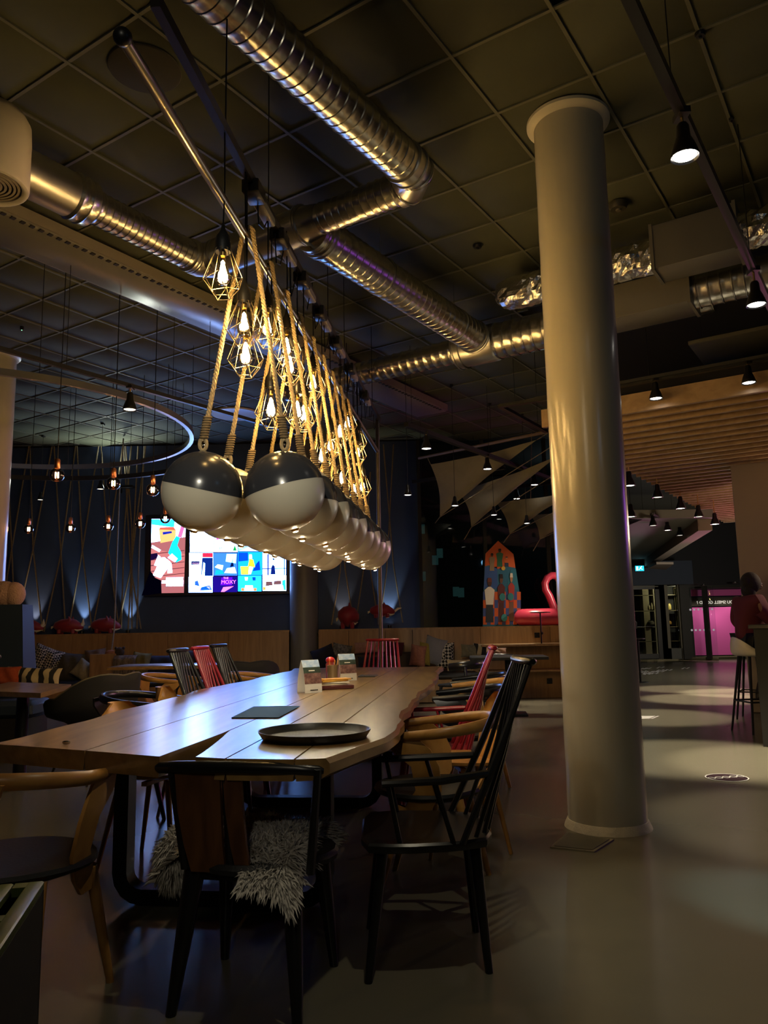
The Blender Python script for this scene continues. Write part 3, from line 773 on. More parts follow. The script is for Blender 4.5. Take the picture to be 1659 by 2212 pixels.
def spotlight(p, label, face=mSPOT, tilt=(0, 0), stem=.12, scale=1., top=None, group='cone spotlights on the ceiling tracks'):
    """p = centre of the lamp mouth"""
    t = thing('cone_spotlight', label, 'spotlight', p, 0, group)
    if top: stem = max(.02, (top-p.z)/scale-.185)
    m = MB(); m.lathe([(0, .06), (.04, .045), (.0575, .006), (.062, 0), (.064, .004), (.056, .035), (.044, .07), (.032, .095), (.028, .15), (.02, .165), (0, .166)], 20).build('shade', mBLK, t, smooth=50)
    MB().lathe([(0, .012), (.03, .008), (.05, .007), (.053, .010), (0, .02)], 18).build('lamp_face', face, t)
    MB().cyl((0, 0, .16), (0, 0, .16+stem), .007 if stem < .6 else .004, n=8).build('stem', mBRASS if stem < .6 else mBLKM, t)
    MB().box((0, 0, .17+stem), (.05, .09, .03)).build('adapter', mBLKM, t)
    if tilt != (0, 0): t.rotation_euler = (tilt[0], tilt[1], 0)
    t.scale = (scale,)*3
    return t
track('light_track', 'straight track crossing the round rail on the left', W(-60, 736, z=3.36), W(673, 945, z=3.36), wires=(.2, .6, .95))
spotlight(snap(280, 886, 'straight track crossing the round rail on the left')[0], 'unlit-looking cone spotlight on the straight track near the round rail', mSPOTD, top=3.36, group=None)
spotlight(W(87, 1080, y=12.7), 'small black spotlight low before the dark wall, left of the globe bulbs', mSPOTD, scale=.8, top=CEIL)
spotlight(W(217, 1057, y=12.0), 'small black spotlight between two globe bulbs on the left', mSPOTD, scale=.9, top=CEIL)
GL = [((123, 1026), 2.5, 'globe filament bulb nearest the left column, largest'), ((245, 1044), 2.5, 'second of the large globe filament bulbs, above the wall ropes'), ((330, 1058), 2.5, 'globe filament bulb touching the edge of the first black-capped globe'),
      ((62, 1143), 2.5, 'small globe bulb closest to the left column'), ((152, 1141), 2.5, 'small globe bulb, second from the left column'), ((234, 1137), 2.5, 'small globe bulb hanging over a rope crossing'), ((303, 1131), 2.5, 'small globe bulb just left of the video screen'), ((357, 1120), 2.5, 'globe bulb hanging in front of the video screen')]
g0 = None
for q, z, lb in GL:
    c = W(*q, z=z)
    if g0 is None:
        g0 = t = thing('globe_bulb_pendant', lb, 'pendant lamp', c, 0, 'globe bulbs hung from the ring')
        bu_ = MB().sphere((0, 0, 0), .0625, 24, 14).build('bulb', glass('globe_glass', (1, .8, .6), .02, 1.5, 3.0), t, smooth=80)
        MB().lathe([(.02, .055), (.024, .06), (.024, .13), (.018, .14), (0, .142)], 16).build('socket', mCOPPER, t)
        f = MB()
        for x in (-.011, .011): f.lathe([(.001, -.028), (.0055, -.024), (.0055, .022), (.001, .026)], 8, (x, 0, 0))
        f.build('filament', mFILB, bu_)
    else: t = copy_tree(g0); t.location = c; t['label'] = lb; t['group'] = 'globe bulbs hung from the ring'
    zt = CEIL-c.z
    MB().cyl((0, 0, .14), (0, 0, zt), .004, n=6).build('cord', mBLKM, t)
# ropes stretched in crossing pairs before the back wall
YR = YW-.12
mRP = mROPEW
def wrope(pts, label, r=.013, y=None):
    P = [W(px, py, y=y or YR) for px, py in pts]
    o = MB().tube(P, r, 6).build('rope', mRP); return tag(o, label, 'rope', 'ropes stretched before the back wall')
def z4(x, y): return (x/3.686, 900+y/3.686)
RP = [([(65, 480), (92, 1040), (105, 1330)], 'first wall rope, half hidden behind the left column'), ([(230, 235), (92, 1060), (50, 1320)], 'wall rope crossing the first one beside the column'),
      ([(238, 235), (262, 1050), (340, 1710)], 'wall rope leaning right behind the leftmost small globe bulb'), ([(415, 235), (262, 1060), (170, 1470)], 'wall rope leaning left behind the leftmost small globe bulb'),
      ([(430, 235), (485, 1080), (522, 1700)], 'wall rope right of the nearest globe bulb'), ([(603, 235), (485, 1090), (350, 1712)], 'long wall rope passing left of the second small globe bulb'),
      ([(613, 235), (655, 1060), (733, 1704)], 'brightly lit wall rope ending beside the white horn'), ([(785, 235), (655, 1070), (543, 1704)], 'brightly lit wall rope in front of the horned red figure'),
      ([(805, 235), (860, 1040), (940, 1640)], 'wall rope passing right of the third red cushion shape'), ([(978, 235), (860, 1050), (738, 1690)], 'wall rope leaning left over the long red figure'),
      ([(985, 235), (1040, 1200), (1122, 1690)], 'rope lit at its foot left of the video screen'), ([(1160, 235), (1040, 1215), (945, 1650)], 'rope crossing left before the lit patch by the screen'),
      ([(1045, 235), (990, 900), (965, 1690)], 'dim rope of the tight bundle, leaning left'), ([(1100, 235), (1065, 900), (1020, 1690)], 'dim middle rope of the tight bundle'),
      ([(1150, 235), (1110, 1000), (1090, 1690)], 'dim right rope of the tight bundle beside the screen'), ([(1000, 235), (1050, 900), (1050, 1690)], 'dim straight rope in the tight bundle')]
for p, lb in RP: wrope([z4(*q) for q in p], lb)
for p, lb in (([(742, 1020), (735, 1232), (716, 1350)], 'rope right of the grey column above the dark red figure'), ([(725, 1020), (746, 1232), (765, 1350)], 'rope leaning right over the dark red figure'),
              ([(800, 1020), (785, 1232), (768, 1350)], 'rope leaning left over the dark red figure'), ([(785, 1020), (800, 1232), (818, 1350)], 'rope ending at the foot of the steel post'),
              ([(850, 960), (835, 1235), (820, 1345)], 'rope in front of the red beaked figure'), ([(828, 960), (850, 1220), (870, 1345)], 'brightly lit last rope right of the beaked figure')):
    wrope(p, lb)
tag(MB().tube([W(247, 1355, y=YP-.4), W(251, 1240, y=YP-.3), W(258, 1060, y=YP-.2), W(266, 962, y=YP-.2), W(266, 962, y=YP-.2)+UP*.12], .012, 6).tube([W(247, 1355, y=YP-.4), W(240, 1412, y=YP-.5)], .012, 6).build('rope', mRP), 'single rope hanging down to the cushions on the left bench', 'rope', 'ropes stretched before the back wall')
cvu = thing('added_uplight', 'added slim dark uplight trough high on the navy wall, washing the far left ceiling', 'light', (-4.6, 13.38, 3.66))  # invented fixture, added to carry the ceiling light
MB().box((0, 0, 0), (.5, .12, .05), bev=.008).build('trough', mBLKM, cvu); MB().box((0, .05, -.05), (.06, .04, .1)).build('bracket', mBLKM, cvu)
# video wall
tv = thing('video_wall', 'large bright video screen showing photo tiles on the dark wall', 'screen', W(465, 1285, y=YW-.06))
YT = YW-.10
P00, P10 = W(310, 1289, y=YT), W(627, 1287, y=YT)
zt = W(330, 1112, y=YT).z; zb = P00.z; x0, x1 = P00.x, P10.x
MB().box(((x0+x1)/2, YT+.04, (zb+zt)/2), (x1-x0, .07, zt-zb), bev=.008).build('housing', mat('bezel', (.006, .007, .012), .3), tv, world=True)
iz = 0
def pic(name, pts, col, st=2.2, lift=0):
    """flat printed shape on the screen, pts in screen units u 0..1, v 0..1 (v up)"""
    key = 'screen_'+col+('%.1f' % st)
    cl_ = tuple(x**1.45 for x in lin(col)); col = (cl_[0]*.5, cl_[1]*.82, cl_[2]*1.75); st *= 4.2     # cold white point of the screen
    p = [V((x0+(x1-x0)*u, YT+.004-.0015*lift, zb+(zt-zb)*v)) for u, v in pts]
    return MB().prism(p, (0, 0, 0), (0, -.0012, 0)).build(name, emit(key, col, st), tv, 0, world=True)
def R4(a, b, c, d): return [(a, b), (c, b), (c, d), (a, d)]
def zz(px, py):     # from the enlarged crop of the screen (scale 4.879, origin 300,1090)
    p = W(300+px/4.879, 1090+py/4.879, y=YT); return ((p.x-x0)/(x1-x0), (p.z-zb)/(zt-zb))
def zp(*a): return [zz(*q) for q in a]
pic('tall_picture', zp((122, 935), (474, 930), (496, 150), (134, 150)), '#9a5a48', 1.4)
pic('picture_sky', zp((130, 400), (489, 340), (494, 152), (134, 152)), '#dfeff5', 2.6, 1)
pic('picture_teal', zp((134, 210), (370, 240), (380, 155), (134, 155)), '#3fc0d8', 2.2, 2)
pic('floor_board', zp((124, 800), (478, 760), (486, 520), (128, 470)), '#a8624c', 1.5, 1)
for k in range(5): pic('floor_board', zp((126, 520+60*k), (480, 480+60*k), (480, 486+60*k), (126, 528+60*k)), '#6a3430', 1.0, 2)
pic('orange_box', zp((228, 405), (385, 375), (392, 270), (212, 262)), '#d8884a', 1.8, 3)
pic('box_top', zp((212, 262), (392, 270), (365, 235), (225, 240)), '#b0583a', 1.6, 3)
pic('box_slot', zp((255, 318), (350, 300), (345, 280), (250, 290)), '#2a3a78', 1.0, 4)
pic('white_shape', zp((130, 345), (205, 330), (200, 260), (134, 250)), '#e8f4fa', 2.4, 3)
pic('white_bar', zp((132, 455), (215, 500), (232, 478), (140, 425)), '#f2fbff', 2.6, 3)
pic('dark_patch', zp((122, 590), (210, 560), (190, 510), (126, 520)), '#3a1c38', .6, 3)
pic('teal_leg', zp((310, 510), (395, 610), (450, 580), (445, 500), (405, 430), (432, 345), (395, 330), (350, 400)), '#27b9bd', 1.8, 4)
pic('red_boot', zp((410, 340), (450, 350), (490, 215), (450, 205)), '#b06068', 1.6, 5)
pic('white_figure', zp((145, 745), (230, 775), (300, 680), (330, 600), (270, 555), (225, 560), (180, 680)), '#fff2f4', 2.8, 4)
pic('white_arm', zp((160, 640), (200, 650), (230, 550), (205, 530)), '#f4d8d8', 2.4, 5)
pic('white_arm', zp((300, 725), (355, 720), (345, 620), (315, 590)), '#f0c8c8', 2.2, 5)
pic('pink_shape', zp((300, 560), (380, 610), (410, 570), (350, 515)), '#f0a0a8', 2., 5)
pic('dark_hair', zp((30, 960), (240, 935), (235, 800), (170, 770), (140, 720), (118, 700)), '#120a18', .4, 5)
for k, (y0, y1, c) in enumerate(((768, 797, '#123a4a'), (800, 832, '#f4f0ea'), (833, 862, '#123a4a'))):
    xl = 285 if k != 1 else 240
    pic('caption_bar', zp((xl, y1), (468, y1-3), (470, y0-2), (xl+3, y0)), c if k == 1 else '#e8f2f2', 2.2, 6)
def screen_text(s, px, py, h, col, st=2.2, lift=8, al='LEFT'):
    p = W(300+px/4.879, 1090+py/4.879, y=YT-.0015*lift+.002)
    o = text_mesh('caption', s, h/4.879*YT/FPX*1.35, emit('scr_'+col, col, st), tv, .0005, align=al)
    o.rotation_euler = (PI/2, 0, 0); o.location = p-tv.location
    return o
screen_text('PLAY WITH US', 286, 794, 24, '#0b2a38', .25)
screen_text('@MOXYHOTELS', 280, 861, 24, '#0b2a38', .25)
tiles_ = [(538, 262, 790, 500), (795, 250, 1042, 500), (1048, 250, 1298, 492), (1303, 250, 1552, 490), (530, 508, 782, 758), (786, 508, 1036, 748), (1044, 500, 1298, 744), (1303, 498, 1550, 738), (524, 764, 776, 926), (782, 756, 1036, 922), (1044, 750, 1292, 914), (1304, 744, 1552, 908)]
cols = ['#ffffff', '#d8d0e8', '#8fd0ee', '#9fd4ee', '#f4f8ff', '#4a6a9a', '#2a86c0', '#cfeaff', '#cfe6f0', '#2a1650', '#3aa0cc', '#e8f4f8']
for (a, b, c, d), col in zip(tiles_, cols):
    pic('photo_tile', zp((a, d), (c, d), (c, b), (a, b)), col, 2.8 if col[1] in 'fce' else 1.8, 1)
pic('photo_tile', zp((640, 258), (790, 258), (790, 200), (640, 200)), '#5aa8d8', 2., 1)
sh = [('red_text_bar', ((815, 368), (975, 355), (965, 335), (825, 335)), '#e8209a', 2.4), ('green_tree', ((990, 485), (1030, 485), (1012, 428)), '#2f8a3a', 1.2), ('pink_band', ((800, 490), (830, 490), (830, 385), (800, 385)), '#e89aa8', 2.),
      ('dark_label', ((552, 636), (640, 630), (640, 596), (552, 598)), '#2c3a66', .5), ('red_sign', ((670, 555), (780, 555), (780, 510), (670, 510)), '#e03038', 1.8), ('dark_shop', ((655, 752), (780, 752), (780, 560), (668, 560)), '#27406a', .7), ('grey_person', ((660, 752), (695, 752), (700, 620), (680, 605)), '#c8d8ea', 1.6),
      ('white_leaf', ((800, 660), (880, 690), (890, 640), (830, 630)), '#dff2f6', 2.2), ('white_leaf', ((900, 720), (1030, 725), (1010, 660), (930, 670)), '#e8f4f4', 2.2), ('pale_bloom', ((915, 600), (1020, 620), (1030, 520), (925, 520)), '#bfe6ee', 2.), ('dark_leaf', ((960, 660), (1000, 650), (990, 560)), '#1c3050', .5), ('teal_leaf', ((800, 740), (900, 730), (880, 690), (810, 690)), '#2a90a8', 1.4),
      ('orange_shirt', ((1150, 650), (1225, 660), (1205, 580), (1165, 570)), '#f0942a', 2.2), ('face', ((1160, 570), (1195, 570), (1190, 525), (1162, 525)), '#e8b890', 1.8), ('orange_box', ((1078, 738), (1160, 738), (1165, 650), (1070, 650)), '#d8963c', 1.8), ('blue_chair', ((1200, 700), (1280, 690), (1270, 590), (1240, 620)), '#1a4a8a', .9), ('white_trousers', ((1155, 735), (1180, 735), (1205, 660), (1160, 655)), '#eef4fa', 2.4), ('dark_curtain', ((1050, 600), (1150, 590), (1150, 505), (1050, 505)), '#1a5a9a', .9),
      ('window_bar', ((1355, 738), (1368, 738), (1368, 500), (1355, 500)), '#123a86', .6), ('window_bar', ((1303, 682), (1550, 676), (1550, 668), (1303, 672)), '#123a86', .6), ('dark_person', ((1388, 735), (1440, 735), (1432, 650), (1412, 632), (1396, 660)), '#2a3a6a', .6), ('dark_lamp', ((1410, 585), (1430, 585), (1428, 550), (1412, 550)), '#2a3a6a', .6), ('window_bar', ((1528, 738), (1538, 738), (1538, 500), (1528, 500)), '#1a50b0', .8),
      ('brown_hair', ((590, 850), (640, 860), (620, 800), (590, 810)), '#4a6ab0', 1.), ('blue_jeans', ((640, 905), (770, 900), (750, 850), (660, 870)), '#2a62b0', 1.2), ('skin', ((600, 920), (660, 920), (650, 870), (620, 865)), '#d8988a', 1.6), ('bent_leg', ((715, 870), (755, 900), (745, 780), (735, 785)), '#b8a0a8', 1.6),
      ('magenta_glow', ((860, 850), (980, 850), (985, 765), (870, 770)), '#7a1a9a', 1.), ('pink_figure', ((865, 920), (900, 920), (1000, 860), (890, 870)), '#f0707a', 1.8), ('bar_stool', ((1080, 910), (1110, 910), (1110, 880), (1080, 880)), '#d8783c', 1.6), ('bar_stool', ((1210, 910), (1240, 910), (1240, 880), (1210, 880)), '#d8783c', 1.6), ('bar_crowd', ((1110, 910), (1210, 910), (1200, 850), (1120, 850)), '#cfe0ea', 1.9), ('bar_glass', ((1120, 800), (1145, 800), (1150, 765), (1115, 765)), '#d4f0f6', 2.2), ('bar_glass', ((1200, 800), (1230, 800), (1230, 765), (1195, 765)), '#1a5a8a', .9),
      ('headboard', ((1335, 860), (1410, 850), (1405, 810), (1340, 812)), '#8a5a4a', .9), ('headboard', ((1420, 845), (1500, 840), (1500, 800), (1425, 805)), '#8a5a4a', .9), ('white_bed', ((1330, 905), (1530, 903), (1520, 850), (1345, 860)), '#ffffff', 2.8), ('orange_side', ((1306, 900), (1335, 900), (1335, 870), (1306, 865)), '#d8883c', 1.6), ('blue_side', ((1510, 900), (1548, 900), (1545, 790), (1512, 800)), '#3a9ad0', 1.5),
      ('sofa', ((1060, 488), (1290, 488), (1280, 420), (1200, 430)), '#e4f4fa', 2.4), ('sofa', ((1310, 486), (1440, 486), (1430, 450), (1330, 455)), '#e4f4fa', 2.4), ('door_shape', ((1180, 470), (1230, 470), (1230, 300), (1180, 300)), '#2a70b0', 1.)]
for n_, p, c, s_ in sh: pic(n_, zp(*p), c, s_, 3)
for s_, px, c in (('M', 846, '#1f9aa0'), ('O', 893, '#b8c4cc'), ('X', 922, '#d8708a'), ('Y', 958, '#2f8a4a')): screen_text(s_, px, 478, 30, c, 1.2, 6)
screen_text('THE', 890, 785, 22, '#ff90f0', 3., 6); screen_text('MOXY', 866, 835, 40, '#ff70ff', 3.2, 6); screen_text('moxy', 562, 628, 26, '#d8a8d0', 1.6, 6)
for q in ((72, 938), (118, 910), (118, 928)):
    p = W(300+q[0]/4.879, 1090+q[1]/4.879, y=YT); MB().sphere(p, .012, 8, 5, (1, .3, 1)).build('status_light', emit('status_white', '#e8f0ff', 3.), tv, world=True)
# ------------------------------------------------------------------ red animal-like plush figures on the ledge with up-lights
mPLU = mat('red_plush', (.26, .012, .02), .55, sheen=.2)
mTUSK = mat('plush_cream', (.75, .65, .45), .55)
YL = YP+.2
def lathe_body(path, radii, m, name, parent, n=14, flat=1.):
    return MB().tube(path, radii, n, flat=flat).build(name, m, parent, smooth=70, world=True)
def figure(label, x_px, z_base, length, facing, horn=True, tone=None, tall=.22):
    """stuffed horned animal lying on the ledge: body, head wedge, jaw, ears, horn, feet"""
    c = W(x_px, 1358, y=YL); c.z = LEDGE+.02+z_base
    t = thing('plush_animal', label, 'plush toy', c)
    X = V((facing, 0, 0)); L = length
    m = tone or mPLU
    lathe_body([c-X*L*.5+UP*tall*.55, c-X*L*.42+UP*tall*.6, c-X*L*.2+UP*tall*.62, c+X*L*.05+UP*tall*.62, c+X*L*.22+UP*tall*.62, c+X*L*.38+UP*tall*.5, c+X*L*.5+UP*tall*.4],
               [.01, tall*.3, tall*.5, tall*.55, tall*.45, tall*.3, .03], m, 'body', t)
    for s in (-1, 1):
        MB().tube([c+X*L*.1+V((0, s*.06, tall*.95)), c+X*L*.08+V((0, s*.09, tall*1.3))], [.035, .006], 8).build('ear', m, t, world=True)
        MB().tube([c+X*L*.2+V((0, s*.06, tall*.3)), c+X*L*.22+V((0, s*.07, 0))], [.04, .03], 8).build('leg', m, t, world=True)
        MB().tube([c-X*L*.25+V((0, s*.06, tall*.3)), c-X*L*.25+V((0, s*.07, 0))], [.04, .03], 8).build('leg', m, t, world=True)
    MB().tube([c+X*L*.2+V((0, -.05, tall*.35)), c+X*L*.34+V((0, -.04, tall*.22)), c+X*L*.5+V((0, -.02, tall*.32))], [.02, .035, .008], 8, flat=.6).build('jaw', mTUSK, t, world=True)
    if horn:
        MB().tube([c+X*L*.44+UP*tall*.55, c+X*L*.5+UP*tall*.8, c+X*L*.5+UP*tall*1.15], [.035, .026, .004], 8).build('horn', mTUSK, t, world=True)
        MB().tube([c+X*L*.46+UP*tall*.5, c+X*L*.56+UP*tall*.72], [.025, .004], 8).build('horn', mTUSK, t, world=True)
    MB().tube([c-X*L*.5+UP*tall*.55, c-X*L*.55+UP*tall*.5, c-X*L*.57+UP*tall*.38], [.012, .018, .006], 8).build('tail', mTUSK, t, world=True)
    return t
figure('red plush animal at the left end of the ledge, lit orange from below', 55, .0, .6, 1, True)
figure('red plush animal with white horns and open jaw on the ledge', 147, .0, .5, 1, True)
figure('long dark red plush animal lying left of the tight rope bundle', 228, .0, .5, 1, False)
figure('dark red hunched plush animal right of the grey column', 752, .0, .34, 1, False, tall=.33)
t = W(826, 1312, y=YL)
fb = figure('red plush animal with pale beak and belly raised on the ropes', 826, .17, .42, 1, False, tall=.2)
MB().tube([fb.location+V((.2, 0, .1)), fb.location+V((.27, 0, .15)), fb.location+V((.33, 0, .16))], [.02, .02, .004], 8).build('beak', mTUSK, fb, world=True)
mUPL = emit('uplight_face', (.95, 1., .9), 12.)
def uplight(px, label, power, col, dx=0., amber=False):
    p = W(px, 1356, y=YW-.10); p.z = LEDGE+.018
    t = thing('ledge_uplight', label, 'spotlight', p, 0, 'small uplights on the ledge')
    MB().lathe([(.0, 0), (.035, 0), (.035, .045), (.028, .05), (.026, .04), (0, .04)], 14).build('housing', mBLKM, t)
    MB().lathe([(0, .041), (.026, .041), (.026, .043), (0, .043)], 14).build('lens', mUPL if not amber else emit('amber_face', (1., .6, .25), 30.), t)
    lamp('SPOT', 'ledge_beam', p+UP*.06, power, col, size=.01, spot=.8, blend=.6, aim=p+V((dx, .08, 1)))
uplight(70, 'amber uplight at the left end of the ledge', 38, (1., .75, .5))
uplight(177, 'white uplight between the horned animal and the wall', 44, (.9, 1., .9))
uplight(277, 'white uplight inside the tight rope bundle', 44, (.9, 1., .9))
uplight(842, 'white uplight under the beaked plush animal', 44, (.92, 1., .85))
uplight(738, 'glowing amber uplight facing the room right of the grey column', 25, (1., .7, .4), 0, True)
# ================================================================== CHAIRS
def leg_mb(a, b, r0, r1, n=10): return MB().tube([a, V(a).lerp(V(b), .5), b], [r0, (r0+r1)/2*1.04, r1], n)
def spindle_chair(label, loc, rz, m, group='high spindle-back armchairs around the table'):
    """faces local +y"""
    t = thing('spindle_armchair', label, 'chair', loc, rz, group)
    pl = [(-.175, -.235), (.175, -.235), (.235, -.10), (.255, .1), (.225, .225), (-.225, .225), (-.255, .1), (-.235, -.10)]
    pts = []
    for i in range(len(pl)):
        a, b = V((*pl[i], 0)), V((*pl[(i+1) % len(pl)], 0))
        pts += [a.lerp(b, .2), a.lerp(b, .5), a.lerp(b, .8)]
    def ring(sc, z): return [V((p.x*sc, p.y*sc, z)) for p in pts]
    MB().loft([ring(.9, .398), ring(.985, .402), ring(1., .412), ring(1., .425), ring(.97, .433), ring(.5, .428)]).build('seat', m, t)
    for sx in (-1, 1):
        leg_mb((sx*.19, .15, .405), (sx*.235, .205, 0), .0205, .0135).build('leg', m, t)
        leg_mb((sx*.14, -.17, .405), (sx*.18, -.20, 0), .0205, .0135).build('leg', m, t)
    top = lambda f: V((f*.16, -.385+.012*(1-f*f), 1.01)); bot = lambda f: V((f*.225, -.12-.115*(1-f*f), .425))
    for k in range(9):
        f = -1+k/4; a, b = bot(f), top(f); r = .0125 if k in (0, 8) else .0085
        MB().tube([a, a.lerp(b, .5)+V((0, -.006, 0)), b], [r*.95, r*1.1, r*.8], 8).build('spindle', m, t)
    MB().tube([V((x, -.391+.012*(1-(x/.17)**2), 1.022)) for x in (-.182, -.17, -.09, 0, .09, .17, .182)], [.012, .02, .021, .021, .021, .02, .012], 10, flat=.75).build('top_rail', m, t)
    for sx in (-1, 1):
        f = bot(sx).lerp(top(sx), .38)
        MB().tube([f+V((0, .005, 0)), V((sx*.245, -.05, .635)), V((sx*.25, .15, .63))], [.013, .0145, .013], 8).build('armrest', m, t)
        for y, q in ((.11, .13), (-.07, -.03)):
            MB().tube([V((sx*.225, y-.02, .425)), V((sx*.248, q, .63))], [.009, .0085], 8).build('arm_spindle', m, t)
    return t
def bent_chair(label, loc, rz, m, ms, group='bentwood ring-back armchairs', cushion=None):
    t = thing('bentwood_armchair', label, 'chair', loc, rz, group)
    # seat shell
    pts = [V((.24*math.cos(a)*(1+.08*math.cos(2*a)), .235*math.sin(a), 0)) for a in [i*2*PI/28 for i in range(28)]]
    def ring(sc, z): return [V((p.x*sc, p.y*sc+.01, z)) for p in pts]
    MB().loft([ring(.8, .405), ring(1.02, .425), ring(1.06, .437), ring(1.04, .45), ring(.6, .443), ring(.1, .44)]).build('seat', ms, t)
    # ring rail: from left arm tip around the back to right arm tip
    P = []
    for i in range(25):
        a = PI*(-.02+1.04*i/24)
        x, y = .285*math.cos(a), -.06-.245*math.sin(a); P.append(V((x, y, .705+.03*math.sin(a))))
    P = [V((.255, .17, .685)), V((.272, .07, .692))]+P+[V((-.272, .07, .692)), V((-.255, .17, .685))]
    rs = [.012, .015]+[.0165+.003*math.sin(PI*i/24) for i in range(25)]+[.015, .012]
    MB().tube(P, rs, 10, flat=1.35).build('rail', m, t)
    # side panels: bent board under the arm running down to front leg
    for sx in (-1, 1):
        path = [V((sx*.268, .09, .68)), V((sx*.276, .05, .64)), V((sx*.27, -.01, .57)), V((sx*.25, -.02, .47)), V((sx*.235, .03, .39)), V((sx*.225, .07, .33))]
        wd_ = [.075, .085, .06, .055, .06, .035]
        MB().strip(path, wd_, (0, 1, 0), .012).build('side_panel', m, t)
        leg_mb((sx*.225, .1, .40), (sx*.25, .215, 0), .021, .013).build('leg', m, t)
        leg_mb((sx*.19, -.14, .42), (sx*.225, -.235, 0), .021, .013).build('leg', m, t)
    # back splat: hourglass board down to the seat, with two rivets
    path = [V((0, -.315, .73)), V((0, -.318, .68)), V((0, -.30, .60)), V((0, -.265, .52)), V((0, -.225, .455)), V((0, -.20, .42))]
    MB().strip(path, [.17, .155, .085, .06, .075, .085], (1, 0, 0), .012).build('back_splat', m, t)
    for sx in (-1, 1): MB().sphere((sx*.03, -.238, .455), .009, 8, 5, (1, .5, 1)).build('rivet', mCHROME, t)
    return t
def loopback_chair(label, loc, rz, m, ms, group='black shell-back chairs', wide=True):
    """plywood shell chair with high curved rounded back and slim legs"""
    t = thing('plywood_chair', label, 'chair', loc, rz, group)
    rings = []
    for i in range(13):
        f = i/12
        if f < .5: y, z = .22-.42*(f/.5), .445-.02*math.sin(PI*f)
        else: g = (f-.5)/.5; y, z = -.20-.10*g, .43+.36*g**1.1
        w = .225*(1-.25*math.exp(-((f-.58)/.12)**2))*(1 if f < .82 else math.sqrt(max(.02, 1-((f-.82)/.19)**2)))
        row = []
        for j in range(13):
            u = -1+j/6; cz = .03*u*u if f < .5 else .0; cy = .06*u*u if f >= .5 else 0
            row.append(V((w*u, y+cy, z+cz)))
        rings.append(row)
    m1 = MB(); m1.loft(rings, caps=False, close=False)
    th = [[p+V((0, -.012 if i > 6 else 0, -.014 if i <= 6 else 0)) for p in r] for i, r in enumerate(rings)]
    k = len(m1.v); n = 13; m1.v += [tuple(p) for r in th for p in r]
    for i in range(12):
        for j in range(12):
            a = k+i*n+j; m1.f.append((a, a+n, a+n+1, a+1))
    for i in range(12):
        m1.f.append((i*n, k+i*n, k+(i+1)*n, (i+1)*n)); m1.f.append((i*n+12, (i+1)*n+12, k+(i+1)*n+12, k+i*n+12))
    for j in range(12):
        m1.f.append((j, j+1, k+j+1, k+j)); m1.f.append((12*n+j, k+12*n+j, k+12*n+j+1, 12*n+j+1))
    m1.build('shell', ms, t, smooth=50)
    for sx in (-1, 1):
        leg_mb((sx*.15, .13, .43), (sx*.21, .2, 0), .015, .010).build('leg', m, t)
        leg_mb((sx*.14, -.14, .42), (sx*.2, -.22, 0), .015, .010).build('leg', m, t)
    MB().box((0, 0, .41), (.3, .03, .02)).build('under_frame', m, t)
    return t
def face_dir(v): return math.atan2(-v.x, v.y)
RZR = face_dir(-T2)      # chairs on the right side face the table
RZL = face_dir(T2)
# right side of the table
c = (W(868, 2129, z=0)+W(825, 2009, z=0)+W(1087, 2096, z=0)+W(1029, 2007, z=0))/4-V((.05, 0, 0))
spindle_chair('black spindle armchair nearest the camera on the right side of the table', c, RZR+.12, mBLK)
bent_chair('oak bentwood armchair beside the near black spindle chair', V((.19, 3.68, 0)), RZR-.06, mOAKC, mSEAT)
loopback_chair('oak plywood chair with rounded back between oak armchair and red chair', V((.37, 4.36, 0)), RZR+.25, mOAKC, mOAKC, 'oak plywood chairs at the table')
spindle_chair('red spindle armchair on the right side of the table', V((.26, 4.86, 0)), RZR+.02, mRED)
bent_chair('black bentwood armchair on the right side just before the paired oak rails', V((.49, 5.45, 0)), RZR, mBLK, mSEAT)
bent_chair('oak bentwood armchair, second along the right side, behind the red chair', V((.66, 6.1, 0)), RZR, mOAKC, mSEAT)
bent_chair('black bentwood armchair farthest along the right side', V((.72, 6.85, 0)), RZR, mBLK, mSEAT)
spindle_chair('red spindle armchair at the far end of the table facing the camera', TL(5.42, .02, 0), face_dir(-T1), mRED)
# left side of the table
q_ = W(250, 1519, z=.79)
loopback_chair('oak plywood chair nearest on the left side of the table', V((q_.x+.24, q_.y, 0)), RZL-.15, mOAKC, mOAKC, 'oak plywood chairs at the table')
q_ = W(372, 1483, z=.79)
loopback_chair('second oak plywood chair on the left side, before the black spindle chair', V((q_.x+.2, q_.y, 0)), RZL+.1, mOAKC, mOAKC, 'oak plywood chairs at the table')
q_ = W(232, 1509, z=.72)
bent_chair('black bentwood armchair between the two oak plywood chairs on the left', V((q_.x+.27, q_.y+.05, 0)), RZL, mBLK, mSEAT)
spindle_chair('black spindle armchair nearest on the left side of the table', V((-1.07, 5.5, 0)), RZL, mBLK)
spindle_chair('red spindle armchair on the left side between two black ones', V((-1.08, 6.2, 0)), RZL, mRED)
spindle_chair('black spindle armchair farthest on the left side of the table', V((-1.10, 6.95, 0)), RZL-.05, mBLK)
bent_chair('oak bentwood armchair standing behind the left spindle chairs', V((-2.05, 7.7, 0)), RZL, mOAKC, mSEAT)
bent_chair('oak bentwood armchair at the far left end of the table', V((-1.2, 7.65, 0)), RZL, mOAKC, mSEAT)
# left near corner: oak armchair with black cushion seen from behind
bc = bent_chair('oak bentwood armchair with black leather seat at the lower left of the photo', V((-1.215, 2.62, 0)), face_dir(V((.12, .99, 0))), mOAKC, mSEAT)
